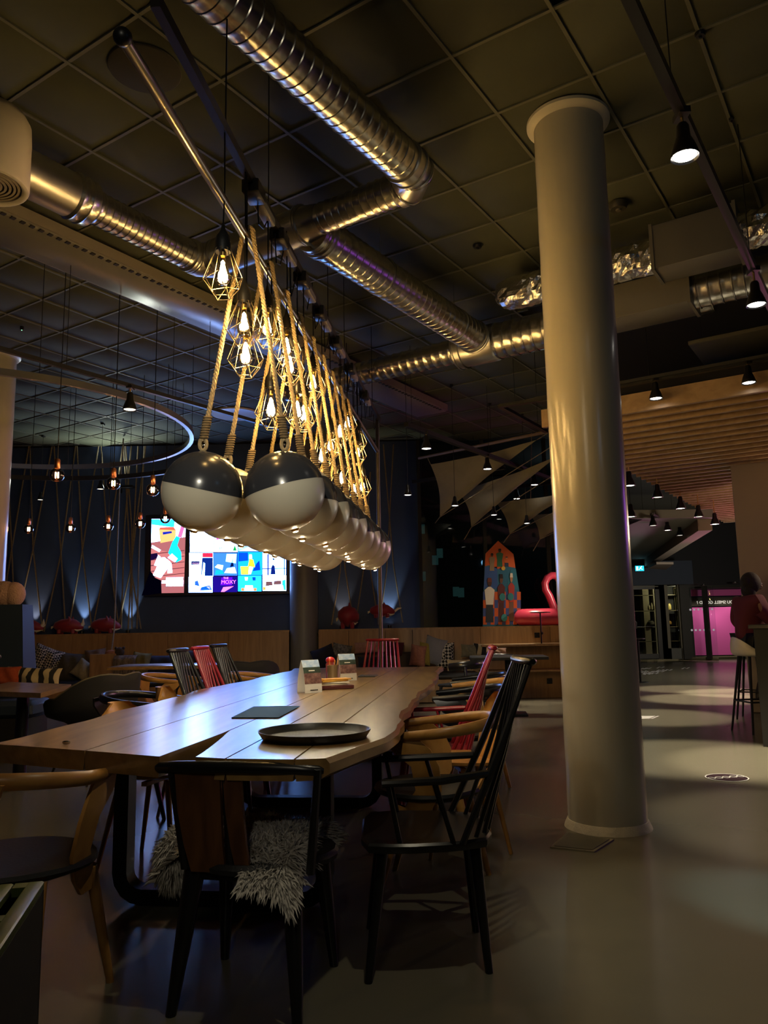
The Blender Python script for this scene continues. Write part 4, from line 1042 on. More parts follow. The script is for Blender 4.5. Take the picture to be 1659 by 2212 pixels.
# near end: black chair with brown back boards and a sheepskin
nc = thing('dining_chair', 'black chair with brown back boards, seen from behind at the near table end', 'chair', V((-.435, 2.74, 0)), math.radians(-11))
MB().tube([V((x, -.26-.045*math.cos(x/.3*1.4)+.05, .735-.012*(x/.28)**2)) for x in (-.265, -.25, -.18, -.1, 0, .1, .2, .27, .285)], [.008, .016, .018, .018, .018, .018, .018, .015, .008], 10, flat=1.1).build('top_rail', mBLK, nc)
pts = [V((.235*math.cos(a)*(1+.1*math.cos(2*a)), .225*math.sin(a), 0)) for a in [i*2*PI/24 for i in range(24)]]
MB().loft([[V((p.x*s, p.y*s, z)) for p in pts] for s, z in ((.9, .40), (1.02, .41), (1.04, .425), (1., .44), (.4, .436))]).build('seat', mSEAT, nc)
for x, w in ((-.10, .075), (.015, .03)):
    MB().strip([V((x-.02, -.235, .725)), V((x-.01, -.235, .6)), V((x, -.225, .5)), V((x+.01, -.205, .415))], [w, w*.95, w*.85, w*.75], (1, 0, 0), .014).build('back_board', mBRN, nc)
for x0_, x1_ in ((-.21, -.17), (-.03, -.02), (.27, .235)):
    MB().tube([V((x0_, -.235, .73)), V((x1_, -.20, .42))], [.012, .015], 8).build('back_post', mBLK, nc)
for sx in (-1, 1):
    leg_mb((sx*.16, -.15, .41), (sx*.2, -.22, 0), .034, .016).build('leg', mBLK, nc)
    leg_mb((sx*.17, .14, .41), (sx*.2, .2, 0), .032, .015).build('leg', mBLK, nc)
MB().box((0, 0, .39), (.34, .34, .03), bev=.01).build('under_frame', mBLK, nc)
# sheepskin draped over that seat
shp = thing('sheepskin', 'shaggy grey sheepskin draped over the near chair seat', 'sheepskin', nc.location.copy(), nc.rotation_euler.z)
rg = random.Random(11)
def skin_pt(u, v):   # u,v in -1..1 ; hangs over the back edge on the right and on the left side
    x = u*(.2 if u > 0 else .235); y = v*.27
    z = .452
    if v < -.35: g = (-v-.35)/.65; y = -.10-.17*math.sin(g*1.3)+.0; z = .455+.0-.085*g**1.5
    if u < -.6: g = (-u-.6)/.4; x = -.15-.15*math.sin(g*1.4); z -= .10*g**1.4-.02
    if u > .75: g = (u-.75)/.25; z -= .05*g
    return V((x, y, z+.012*math.sin(u*5)*math.sin(v*4)))
def on_skin(u, v): 
    return not (u < .12 and v < -.5)
base = MB(); N_ = 24
idx = {}
for i in range(N_+1):
    for j in range(N_+1):
        idx[i, j] = len(base.v); base.v.append(tuple(skin_pt(-1+2*i/N_, -1+2*j/N_)))
for i in range(N_):
    for j in range(N_):
        if on_skin(-1+2*(i+.5)/N_, -1+2*(j+.5)/N_): base.f.append((idx[i, j], idx[i+1, j], idx[i+1, j+1], idx[i, j+1]))
mWOOL = mat('wool', (.46, .43, .38), .95, var=.3, vscale=40)
base.build('hide', mWOOL, shp)
wool = MB()
for k in range(5200):
    u, v = rg.uniform(-1, 1), rg.uniform(-1, 1)
    if not on_skin(u, v): continue
    p = skin_pt(u, v); e = .04
    nn = (skin_pt(min(u+e, 1), v)-skin_pt(max(u-e, -1), v)).cross(skin_pt(u, min(v+e, 1))-skin_pt(u, max(v-e, -1))).normalized()
    if nn.z < 0 and v > -.3: nn = -nn
    ou = V((u*.5, v*.5-.1, 0))
    d = (nn+ou*.7+V((rg.uniform(-.45, .45), rg.uniform(-.45, .45), rg.uniform(-.5, .1)))+V((0, 0, -.35 if v < -.3 else 0))).normalized()
    L = rg.uniform(.03, .055); s = d.cross(V((rg.uniform(-1, 1), rg.uniform(-1, 1), .3))).normalized()*.0042; o_ = s.cross(d)
    mid = p+d*L*.55+V((0, 0, -.004)); tip = p+d*L+V((0, 0, -.016))
    wool.add([p-s, p+s, p+o_, mid-s*.8, mid+s*.8, mid+o_*.8, tip], [(0, 1, 4, 3), (1, 2, 5, 4), (2, 0, 3, 5), (3, 4, 6), (4, 5, 6), (5, 3, 6)])
lc0 = V((-.275, -.02, .40))
lobe = MB().sphere(lc0, 1., 16, 10, (.05, .10, .085))
lobe.build('hide_fold', mWOOL, shp)
for k in range(1500):
    d = V((rg.gauss(0, 1), rg.gauss(0, 1), rg.gauss(0, 1))).normalized(); p = lc0+V((d.x*.048, d.y*.098, d.z*.083))
    d = (d+V((rg.uniform(-.5, .5), rg.uniform(-.5, .5), rg.uniform(-.9, .1)))).normalized(); L = rg.uniform(.025, .045)
    s = d.cross(V((rg.uniform(-1, 1), rg.uniform(-1, 1), .3))).normalized()*.0042; o_ = s.cross(d); mid = p+d*L*.55; tip = p+d*L+V((0, 0, -.012))
    wool.add([p-s, p+s, p+o_, mid-s*.8, mid+s*.8, mid+o_*.8, tip], [(0, 1, 4, 3), (1, 2, 5, 4), (2, 0, 3, 5), (3, 4, 6), (4, 5, 6), (5, 3, 6)])
stuff(wool.build('wool', mWOOL, shp, smooth=80))
# black crate at the lower left corner, slotted top rim
cr = thing('crate', 'black box with a slotted top rim coloured as green-lit at the lower left corner', 'crate', (-.86, 1.42, 0))
ZC = .60
e1, e2 = W(96, 1902, z=ZC), W(0, 2048, z=ZC)
dl = (e2-e1).normalized(); dw = V((dl.y, -dl.x, 0));
if dw.x > 0: dw = -dw
mCR = mat('crate_black', (.012, .014, .012), .5); mCRR = mat('crate_rim_lit', (.07, .10, .022), .4)  # green light on the rim is put into its colour
cl, cw = .62, .30
MB().box(e1+dl*cl/2+dw*.006+UP*(-ZC+(ZC-.02)/2), (.012, cl, ZC-.02), (dw, dl, UP)).build('side', mCR, cr, world=True)
MB().box(e1+dl*cl/2+dw*(cw-.006)+UP*(-ZC+(ZC-.02)/2), (.012, cl, ZC-.02), (dw, dl, UP)).build('side', mCR, cr, world=True)
MB().box(e1+dl*.006+dw*cw/2+UP*(-ZC+(ZC-.02)/2), (cw, .012, ZC-.02), (dw, dl, UP)).build('side', mCR, cr, world=True)
MB().box(e1+dl*(cl-.006)+dw*cw/2+UP*(-ZC+(ZC-.02)/2), (cw, .012, ZC-.02), (dw, dl, UP)).build('side', mCR, cr, world=True)
for o0 in (0, .062): MB().box(e1+dl*cl/2+dw*(.017+o0)-UP*.01, (.034 if o0 == 0 else .03, cl, .02), (dw, dl, UP), .003).build('rim_rail', mCRR, cr, world=True)
for f in (.0, .36, .68, 1.): MB().box(e1+dl*(.02+(cl-.04)*f)+dw*.045-UP*.01, (.03, .035, .019), (dw, dl, UP)).build('rim_bridge', mCRR, cr, world=True)
MB().box(e1+dl*cl/2+dw*(cw/2+.04)-UP*.03, (cw-.1, cl-.03, .01), (dw, dl, UP)).build('lid', mCR, cr, world=True)
# moulded shell armchair on the left
def shell_chair(label, loc, rz, ms, mt_, group=None):
    t = thing('shell_armchair', label, 'chair', loc, rz, group)
    outer = []; 
    for i in range(11):
        f = i/10; row = []
        for k in range(33):
            a = -PI*.5+2*PI*k/32; d = V((math.cos(a), math.sin(a), 0))
            back = max(0, -d.y); side = abs(d.x)
            h = .02+(.36*back**1.2+.2*side**1.5)*f**1.6
            r = .10+(.19+.03*side)*min(1, f*1.6)**.7+.04*f
            row.append(V((d.x*r*1.08, d.y*r-.01, .43+h-(.02 if f < .2 else 0))))
        outer.append(row)
    m = MB(); m.loft(outer, caps=False, close=False)
    inn = [[p+V((-p.x*.05, -p.y*.05, .012)) for p in r] for r in outer]
    k = len(m.v); n = 33; m.v += [tuple(p) for r in inn for p in r]
    for i in range(10):
        for j in range(32): a = k+i*n+j; m.f.append((a, a+n, a+n+1, a+1))
    for j in range(32): m.f.append((10*n+j, 10*n+j+1, k+10*n+j+1, k+10*n+j))
    m.f.append(tuple(range(31, -1, -1))); m.f.append(tuple(range(k, k+32)))
    m.build('shell', ms, t, smooth=60)
    MB().tube([(outer[10][j]+inn[10][j])/2 for j in range(32)], .008, 6, closed=True).build('piping', mt_, t)
    for sx in (-1, 1):
        for sy in (-1, 1): leg_mb((sx*.1, sy*.1, .42), (sx*.22, sy*.21, 0), .014, .009).build('leg', mBLKM, t)
    return t
shell_chair('dark moulded shell armchair with pale piping at the left small table', V((-2.38, 6.45, 0)), face_dir(V((-.9, .45, 0))), mat('felt_dark', (.016, .016, .018), .9), mat('piping_tan', (.12, .1, .06), .7))
# small square table at the left with pedestal
st = thing('cafe_table', 'small oak topped table with black pedestal at the left edge', 'table', V((-2.95, 6.1, 0)))
q = [W(-60, 1492, z=.74), W(88, 1497, z=.74), W(154, 1478, z=.74), W(20, 1473, z=.74)]
MB().prism(q, (0, 0, -.035), (0, 0, 0)).build('top', mOAKT, st, world=True)
cc = (q[0]+q[1]+q[2]+q[3])/4
st_c = V((cc.x, cc.y, 0))
MB().cyl(st_c+UP*.02, st_c+UP*.705, .05, .045, 12).build('pedestal', mBLKM, st, world=True)
MB().lathe([(0, .025), (.2, .02), (.22, 0), (0, 0)], 24, st_c).build('base', mBLKM, st, world=True)
spindle_chair('black spindle chair cut by the left edge beside the small table', V((-2.72, 4.75, 0)), face_dir(V((-1, .6, 0))), mBLK)
# ================================================================== BENCH, CUSHIONS, BACK FURNITURE
mBEN = mat('bench_leather', (.014, .016, .022), .42)
bench = thing('bench', 'long low bench with dark seat pads and oak front along the left panelling', 'bench', (-4, 12.6, 0))
for k in range(4):
    x0_ = -7.4+k*1.45
    MB().box((x0_+.72, 12.58, .37), (1.43, .86, .09), bev=.03).build('seat_pad', mBEN, bench, world=True)
    MB().box((x0_+.72, 12.2, .165), (1.44, .03, .31), bev=.003).build('front_panel', mOAKP, bench, world=True)
bench2 = thing('bench', 'dark cushioned bench along the panelling right of the grey column', 'bench', (.4, 12.6, 0))
for k in range(2):
    x0_ = -1.05+k*1.25
    MB().box((x0_+.62, 12.62, .40), (1.23, .78, .09), bev=.03).build('seat_pad', mBEN, bench2, world=True)
    MB().box((x0_+.62, 12.28, .18), (1.24, .03, .34), bev=.003).build('front_panel', mOAKP, bench2, world=True)
pq0, pq1 = W(757, 1411, y=12.75), W(900, 1411, y=12.75)
MB().box(((pq0.x+pq1.x)/2, 12.88, (pq0.z+.44)/2), (pq1.x-pq0.x, .26, pq0.z-.44), bev=.03).build('backrest', mat('backrest_brown', (.05, .03, .022), .6), bench2, world=True)
wc = thing('wall_counter', 'oak wall counter with step bench below at the right of the panelling', 'counter', (2.9, 12.7, 0))
MB().box((2.5, 12.75, .845), (2.0, .56, .035), bev=.004).build('top', mOAKP, wc, world=True)
MB().box((2.5, 12.95, .41), (2.0, .03, .82)).build('back_panel', mOAKP, wc, world=True)
MB().box((2.5, 12.72, .44), (2.0, .42, .03), bev=.004).build('step', mOAKP, wc, world=True)
MB().box((2.5, 12.86, .21), (2.0, .04, .42)).build('step_front', mOAKP, wc, world=True)
for q in ((1160, 1372, 13.02), (1187, 1471, 12.83)):
    p = W(q[0], q[1], y=q[2]); t = thing('wall_socket', 'black square wall socket %s the counter' % ('above' if q[1] < 1400 else 'below'), 'socket', p)
    MB().box((0, -.006, 0), (.085, .012, .085), bev=.003).build('plate', mBLKM, t); MB().lathe([(.028, 0), (.028, .004), (.02, .004), (.02, 0)], 16, (0, -.012, 0), (V((1, 0, 0)), UP, V((0, -1, 0))), True).build('insert', mBLK, t)
ps = thing('pole_table', 'small round disc table on a thin black pole standing on the counter', 'side table', W(1170, 1391, y=12.6))
hh = W(1168, 1322, y=12.6).z-ps.location.z
MB().lathe([(0, hh), (.16, hh), (.165, hh-.012), (.0, hh-.02)], 28).build('disc', mat('disc_dark', (.05, .02, .025), .3), ps)
MB().cyl((0, 0, 0), (0, 0, hh-.01), .012, n=10).build('pole', mBLKM, ps); MB().lathe([(0, .01), (.09, .008), (.1, 0), (0, 0)], 20).build('base', mBLKM, ps)
MB().sphere((.012, 0, .17), .025, 10, 6).build('clamp_knob', mBLKM, ps)
def cushion(px, py, w, h, y, m, roll, label, th=.5, lean=-.25, yaw=0.):
    p = W(px, py, y=y); k = y/FPX; w *= k; h *= k; t = min(w, h)*th
    n = 14; top = []; bot = []
    for j in range(n+1):
        for i in range(n+1):
            u, v = -1+2*i/n, -1+2*j/n
            e = max(0, (1-u**2)*(1-v**2))**.45
            pinch = 1-.07*(1-max(abs(u), abs(v)))*0-.06*(1-abs(u))*abs(v)**3*1-.06*(1-abs(v))*abs(u)**3
            x, z = u*w/2*(1-.06*(1-u*u)*0), v*h/2
            if abs(v) == 1 or abs(u) == 1: pass
            x *= 1-.07*(1-v*v)*abs(u)**4; z *= 1-.07*(1-u*u)*abs(v)**4
            wr = .012*math.sin(u*7+v*3)*e
            top.append(V((x, -t/2*e+wr, z))); bot.append(V((x, t/2*e+wr, z)))
    m1 = MB(); m1.v = [tuple(a) for a in top]+[tuple(a) for a in bot]; q = (n+1)**2
    for j in range(n):
        for i in range(n):
            a = j*(n+1)+i; m1.f.append((a, a+1, a+n+2, a+n+1)); m1.f.append((q+a, q+a+n+1, q+a+n+2, q+a+1))
    o = m1.build('cushion', m, None, 70); o.location = p; o.rotation_euler = (lean, roll, yaw)
    return tag(o, label, 'cushion', 'cushions on the benches')
fab = lambda n, c, **k: mat(n, c, .95, var=.15, vscale=30, bump=.2, bscale=120, **k)
mBW = stripes('check_cloth', '#15161a', '#b5ada0', 34, kind='CHECK')
mSTR = stripes('zigzag_cloth', '#16171c', '#a89a80', 2.2, axis='X', dist=1.5)
mTXT = stripes('print_cloth', '#121214', '#b8b2a6', 26, kind='CHECK')
mFURT = mat('fur_throw', (.05, .035, .03), .95, col2='#8d7f70', vscale=9, stretch=(3, 3, .6), bump=.4, bscale=90)
CU_ = [(97, 1428, 66, 62, 12.7, mBW, .35, 'black and white checked cushion at the left end of the bench'), (152, 1441, 60, 62, 12.75, fab('cloth_grey', '#4a4640'), .1, 'plain grey cushion right of the checked one'),
       (205, 1424, 46, 44, 12.8, fab('cloth_taupe', '#6b5648'), -.1, 'taupe cushion behind the small wooden divider'), (182, 1449, 46, 40, 12.5, fab('cloth_cream', '#8d8470'), .6, 'cream cushion leaning against the wooden divider'),
       (302, 1441, 40, 64, 12.6, fab('cloth_olive', '#6b6238'), .12, 'olive cushion right of the fur throw'), (348, 1441, 70, 52, 12.7, fab('cloth_navy', '#23263a'), 0, 'dark navy cushion behind the left black spindle chair'),
       (420, 1436, 60, 64, 12.7, fab('cloth_plum', '#2e2230'), .05, 'dark plum cushion behind the left spindle chairs'), (700, 1420, 50, 46, 12.75, fab('cloth_ink', '#1b1d28'), -.35, 'ink blue cushion with pale piping beside the grey column'),
       (738, 1406, 42, 30, 12.8, fab('cloth_floral', '#3a4048', col2='#8a8a88'), .2, 'grey floral cushion above the ink blue one'), (798, 1398, 66, 24, 12.7, fab('cloth_pink', '#a07a6c'), -.05, 'dusty pink long cushion lying near the steel post'),
       (802, 1436, 58, 36, 12.4, mat('fur_black', (.012, .012, .013), .95, bump=.8, bscale=120), 0, 'black furry cushion below the dusty pink one'), (852, 1403, 40, 34, 12.8, fab('cloth_wine', '#4a1420'), .1, 'wine red cushion seen through the far red chair'),
       (903, 1416, 34, 46, 12.5, fab('cloth_rose', '#9a6450'), .15, 'rose brown cushion right of the far red chair'), (918, 1412, 26, 50, 12.55, fab('cloth_mustard', '#8c7a34'), .12, 'mustard cushion squeezed beside the rose one'),
       (938, 1406, 46, 60, 12.6, mat('fur_grey', (.2, .2, .22), .95, bump=.9, bscale=90), .3, 'fluffy grey cushion beside the mustard one'), (962, 1416, 38, 58, 12.6, mTXT, .05, 'black cushion with white woven pattern right of the fluffy grey one'),
       (994, 1437, 56, 24, 12.35, fab('cloth_ivory', '#c0ad88'), 0, 'ivory cushion lying flat on the right bench'), (1014, 1406, 36, 28, 12.6, fab('cloth_sage', '#6e6a58'), .05, 'sage grey cushion left of the striped one'),
       (1046, 1404, 50, 26, 12.6, mSTR, .1, 'black and cream striped cushion at the counter end'), (1072, 1405, 44, 12, 10.6, fab('cloth_blush', '#a08070'), .05, 'blush folded cushion on the counter end')]
for c in CU_: cushion(*c)
cushion(72, 1462, 118, 40, 7.85, stripes('zigzag_big', '#14161e', '#b0a284', 3.0, axis='X', dist=3.), .05, 'zigzag striped black and cream cushion behind the small table', th=.7)
cushion(8, 1462, 70, 44, 7.8, fab('cloth_rust', '#8a3a1e'), 0, 'rust orange cushion at the left edge beside the zigzag one', th=.7)
dv = thing('bench_divider', 'small boxed oak divider on the left bench', 'divider', W(222, 1468, y=12.35)); dv.location.z = 0
p = W(222, 1440, y=12.35); MB().box(V((p.x, 12.35, .62)), (.40, .05, .42), bev=.006).build('board', mOAKP, dv, world=True)
MB().box(V((p.x-.18, 12.35, .2)), (.05, .05, .45)).build('post', mOAKP, dv, world=True); MB().box(V((p.x+.18, 12.35, .2)), (.05, .05, .45)).build('post', mOAKP, dv, world=True)
th_ = thing('fur_throw', 'streaked brown and grey fur throw hung over the bench', 'throw', W(268, 1447, y=12.25))
m = MB(); rings = []
for i in range(9):
    f = i/8; z = .22-.46*f; rings.append([V((-.17+.34*j/10+.03*f*math.sin(j), -.03+.02*math.sin(j*1.9+f*3)+(.1*(1-f*6)**2 if f < .17 else 0), z)) for j in range(11)])
m.loft(rings, caps=False, close=False); 
k = len(m.v); m.v += [(x, y+.03, z) for x, y, z in m.v]; m.f += [tuple(reversed([i+k for i in f])) for f in m.f]
m.build('pelt', mFURT, th_, 70)
mk = thing('plush_monkey', 'small pink and brown plush hanging at the end of the single rope', 'plush toy', W(246, 1413, y=12.4))
MB().sphere((-.05, 0, 0), .085, 12, 8, (1.1, .8, .8)).build('body', fab('plush_pink', '#9a6a58'), mk); MB().sphere((.09, 0, .03), .075, 12, 8, (1, .8, 1)).build('head', fab('plush_brown', '#3c3230'), mk)
for sx in (-1, 1): MB().sphere((.09+sx*.06, 0, .09), .025, 8, 5).build('ear', fab('plush_brown', '#3c3230'), mk)
# high-back booth end with fur ball on top
bo = thing('booth_back', 'tall dark blue upholstered booth back at the left edge', 'booth', (-4.0, 8.2, 0))
x1b = W(52, 1310, y=8.2).x; x2b = W(66, 1440, y=8.2).x; zt_ = W(40, 1306, y=8.2).z
mBOO = mat('booth_blue', (.016, .03, .06), .6, bump=.05, bscale=150)
MB().hexa([V((x2b-1.3, 8.1, .3)), V((x2b, 8.1, .3)), V((x2b, 8.45, .3)), V((x2b-1.3, 8.45, .3)), V((x1b-1.3, 8.16, zt_)), V((x1b, 8.16, zt_)), V((x1b, 8.4, zt_)), V((x1b-1.3, 8.4, zt_))]).build('back', mBOO, bo, world=True)
MB().box((x2b-.65, 7.85, .44), (1.9, .5, .16), bev=.04).build('seat', mBOO, bo, world=True); MB().box((x2b-.65, 7.85, .18), (1.8, .45, .36)).build('plinth', mDARK, bo, world=True)
fbx = W(14, 1283, y=8.28)
fb_ = thing('fur_cushion', 'fluffy pale pink cushion on top of the booth back', 'cushion', fbx)
MB().sphere((-.03, 0, 0), .145, 16, 10, (1.2, .8, .95)).build('lobe', mat('fur_pink', (.42, .27, .22), .95, bump=1., bscale=60), fb_); MB().sphere((.08, 0, -.005), .13, 16, 10, (.9, .8, 1)).build('lobe', MATS['fur_pink'], fb_)
# tables and chairs farther back
def plain_table(label, cx, cy, w, d, z=.74, rz=0, m=None):
    t = thing('cafe_table', label, 'table', V((cx, cy, 0)), rz)
    MB().box((0, 0, z-.02), (w, d, .04), bev=.005).build('top', m or mOAKT, t)
    MB().cyl((0, 0, .02), (0, 0, z-.04), .04, n=12).build('pedestal', mBLKM, t); MB().box((0, 0, .012), (.45, .45, .024), bev=.01).build('base', mBLKM, t)
    return t
plain_table('oak table behind the left spindle chairs', -2.5, 9.6, 1.5, .8, .76, .05)
plain_table('dark low table near the far right bench', 1.6, 10.5, 1.0, .7, .755, -.1, mDARK)
shell_chair('dark shell armchair behind the far left spindle chair', V((-1.55, 8.6, 0)), face_dir(V((-.4, 1, 0))), MATS['felt_dark'], MATS['felt_dark'])
def bar_chair(label, loc, rz, h=.62):
    """black open-frame armchair on straight legs with a low wrapped back"""
    t = thing('bar_armchair', label, 'chair', loc, rz, 'black frame chairs by the wall counter')
    MB().box((0, 0, h), (.46, .44, .035), bev=.012).build('seat', mSEAT, t)
    P = [V((.25*math.cos(a), -.02-.24*math.sin(a), h+.22+.03*math.sin(a))) for a in [PI*(-.08+1.16*i/16) for i in range(17)]]
    MB().tube(P, .02, 8, flat=2.4).build('back_rail', mBLK, t)
    for sx in (-1, 1):
        for y0, y1, zt in ((.18, .22, h), (-.16, -.24, h+.22)):
            MB().tube([V((sx*.21, y0, zt)), V((sx*.25, y1, 0))], [.02, .014], 8).build('leg', mBLK, t)
        MB().cyl((sx*.235, .2, .25), (sx*.235, -.2, .25), .01, n=8).build('stretcher', mBLK, t)
    MB().cyl((-.235, .2, .25), (.235, .2, .25), .01, n=8).build('stretcher', mBLK, t)
    return t
p = W(1140, 1490, z=0); bar_chair('black frame chair left of the pole table, back turned', V((p.x-.1, p.y-.2, 0)), face_dir(V((.1, 1, 0))), .5)
p = W(1190, 1500, z=0); bar_chair('black frame chair half hidden by the round column', V((p.x+.05, p.y, 0)), face_dir(V((-.1, 1, 0))), .55)
p = W(1110, 1520, z=0); bar_chair('black frame chair behind the near spindle chair', V((p.x-.25, p.y-.3, 0)), face_dir(V((.2, 1, 0))), .46)
p = W(1010, 1440, z=.7); bar_chair('black frame chair before the ivory cushion', V((p.x-.0, 9.6, 0)), face_dir(V((-.8, .6, 0))), .46)
# ================================================================== PAINTED BOARD AND FLAMINGO
YB = 13.38
bb = thing('painted_board', 'painted wooden board with orange peak and figures standing on the ledge', 'painting', W(1085, 1349, y=YB)); bb.location.z = LEDGE+.015
def bz(x, y): p = W(1030+x/8.732, 1150+y/8.732, y=YB); return V((p.x, YB, p.z))
mB = lambda c: mat('paint_'+c, c, .55)
ZB0 = LEDGE+.016
def bp_(name, pts, c, l=1):
    P = [bz(*q) for q in pts]
    for q in P: q.z = max(q.z, ZB0)
    return MB().prism(P, (0, -.003*l, 0), (0, -.003*l-.004, 0)).build(name, mB(c), bb, 0, world=True)
outl = [(110, 1725), (118, 1300), (150, 640), (165, 400), (400, 160), (690, 410), (730, 680), (800, 1100), (830, 1725)]
MB().prism([bz(*q) if q[1] < 1700 else V((bz(*q).x, YB, ZB0)) for q in outl], (0, .03, 0), (0, -.003, 0)).build('board', mB('#1f5f7a'), bb, 0, world=True)
bp_('peak', [(150, 640), (165, 400), (400, 160), (690, 410), (728, 670), (560, 640), (400, 690), (230, 620)], '#c4541c')
bp_('blue_field', [(130, 1060), (150, 650), (380, 650), (400, 1060)], '#2b4f8c'); bp_('teal_field', [(560, 1060), (640, 700), (735, 690), (795, 1080)], '#1c6c80')
rg = random.Random(4)
for r_ in range(4):
    y0, y1 = 1120+r_*155, 1275+r_*155
    for k in range(10):
        x0_, x1_ = 118+k*71, 189+k*71
        bp_('check', [(x0_, y1), (x1_, y1), (x1_, y0), (x0_, y0)], '#c4541c' if (k+r_) % 2 else '#364a86')
def fig(cx, top, h, skin, shirt, legs, hat=None, w=70):
    bp_('figure_legs', [(cx-w*.6, top+h), (cx+w*.6, top+h), (cx+w*.5, top+h*.55), (cx-w*.5, top+h*.55)], legs, 2)
    bp_('figure_shirt', [(cx-w*.55, top+h*.6), (cx+w*.55, top+h*.6), (cx+w*.75, top+h*.27), (cx+w*.2, top+h*.2), (cx-w*.2, top+h*.2), (cx-w*.75, top+h*.27)], shirt, 3)
    bp_('figure_head', [(cx+w*.32*math.cos(a), top+h*.11+h*.085*math.sin(a)) for a in [-i*2*PI/10 for i in range(10)]], skin, 4)
    bp_('figure_hair', [(cx-w*.36, top+h*.09), (cx+w*.36, top+h*.09), (cx+w*.25, top), (cx-w*.25, top)], hat or '#1c1416', 5)
fig(285, 395, 330, '#5a3a28', '#8a7458', '#8a7458', None, 75); fig(430, 310, 340, '#4a3024', '#1d5a3c', '#1d5a3c', None, 90); fig(560, 460, 190, '#c08a68', '#c45a24', '#22304c', None, 66)
fig(240, 860, 840, '#4a2a20', '#d8d0c0', '#232a34', '#6a3026', 125); fig(460, 790, 900, '#6a4632', '#5a2222', '#4a2020', None, 95); fig(650, 770, 900, '#b0805a', '#a8342c', '#6a4a3a', '#d8d0bc', 80)
for x, y in ((480, 1220), (635, 1215), (515, 1610)): bp_('shield', [(x+58*math.cos(a), y+72*math.sin(a)) for a in [-i*2*PI/12 for i in range(12)]], '#2c7c80', 6)
bp_('sun_disc', [(497+38*math.cos(a), 680+38*math.sin(a)) for a in [-i*2*PI/14 for i in range(14)]], '#d8a83c', 6)
fm = thing('inflatable_flamingo', 'pink inflatable flamingo ring on the ledge, half behind the round column', 'inflatable', W(1178, 1335, y=12.95)); 
fm.location = V((fm.location.x+.1, 13.28, LEDGE+.016)); 
mPK = mat('pink_vinyl', (.62, .05, .10), .28, spec=.6)
RR, rr_ = .42, .14
MB().tube([V((RR*math.cos(a), RR*.45*math.sin(a), rr_)) for a in [i*2*PI/40 for i in range(40)]], rr_, 16, closed=True, upv=(0, 0, 1)).build('ring', mPK, fm, 70)
k = 13.2/FPX; X0 = fm.location.x
def fp(x, y): q = W(1030+x/8.732, 1150+y/8.732, y=13.24); return V((q.x-X0, -.04, q.z-fm.location.z))
MB().tube([fp(1470, 1480), fp(1440, 1380), fp(1370, 1200), fp(1300, 1080), fp(1285, 960), fp(1330, 860), fp(1410, 810), fp(1500, 820), fp(1580, 900), fp(1600, 980)], [.07, .062, .062, .06, .06, .06, .062, .07, .075, .05], 14).build('neck', mPK, fm, 70)
MB().tube([fp(1600, 960), fp(1590, 1060), fp(1560, 1130)], [.05, .045, .012], 10).build('bill', mBLK, fm, 70)
for s_ in (-1, 1): MB().tube([fp(1900, 1430), fp(2020, 1330), fp(2080, 1280)], [.06, .05, .01], 10, flat=.5).build('tail', mPK, fm, 70)
# ================================================================== RIGHT SIDE: TRACKS, SPOTS, SAILS
track('light_track', 'long black track rail on the right, passing the duct boxes', W(1352, -20, z=3.45), W(1700, 740, z=3.45), wires=(.15, .6), w=.045, h=.05)
track('light_track', 'thin track rail before the slatted ceiling', W(1290, 843, z=3.45), W(1700, 768, z=3.45), wires=(.3,))
track('light_track', 'dark track bar running diagonally over the sails', W(877, 917, z=3.45), W(1186, 1033, z=3.45), wires=(.03, .5), w=.06, h=.05)
track('light_track', 'upper track bar left of the round column top', W(1080, 877, z=3.45), W(1190, 860, z=3.45), wires=(.3,), w=.05)
track('light_track', 'short track bar meeting the slatted ceiling edge', W(1080, 877, z=3.45), W(1180, 932, z=3.45), wires=(.8,), w=.05)
for a, b, lb in (((892, 1041), (1090, 1010), 'first cross bar over the sails'), ((1010, 1064), (1190, 1043), 'second cross bar over the sails'), ((1075, 1088), (1195, 1077), 'third cross bar over the sails')):
    track('light_track', lb, W(*a, z=3.45), W(*b, z=3.45), wires=(.1,), w=.06, h=.05)
track('light_track', 'far track rail beyond the round column near the entrance', W(1345, 1124, z=3.0), W(1420, 1118, z=3.0), wires=(.1, .6), w=.06)
track('light_track', 'far bent track rail below the slatted ceiling edge', W(1408, 1112, z=3.0), W(1480, 1142, z=3.0), wires=(.1, .6), w=.06)
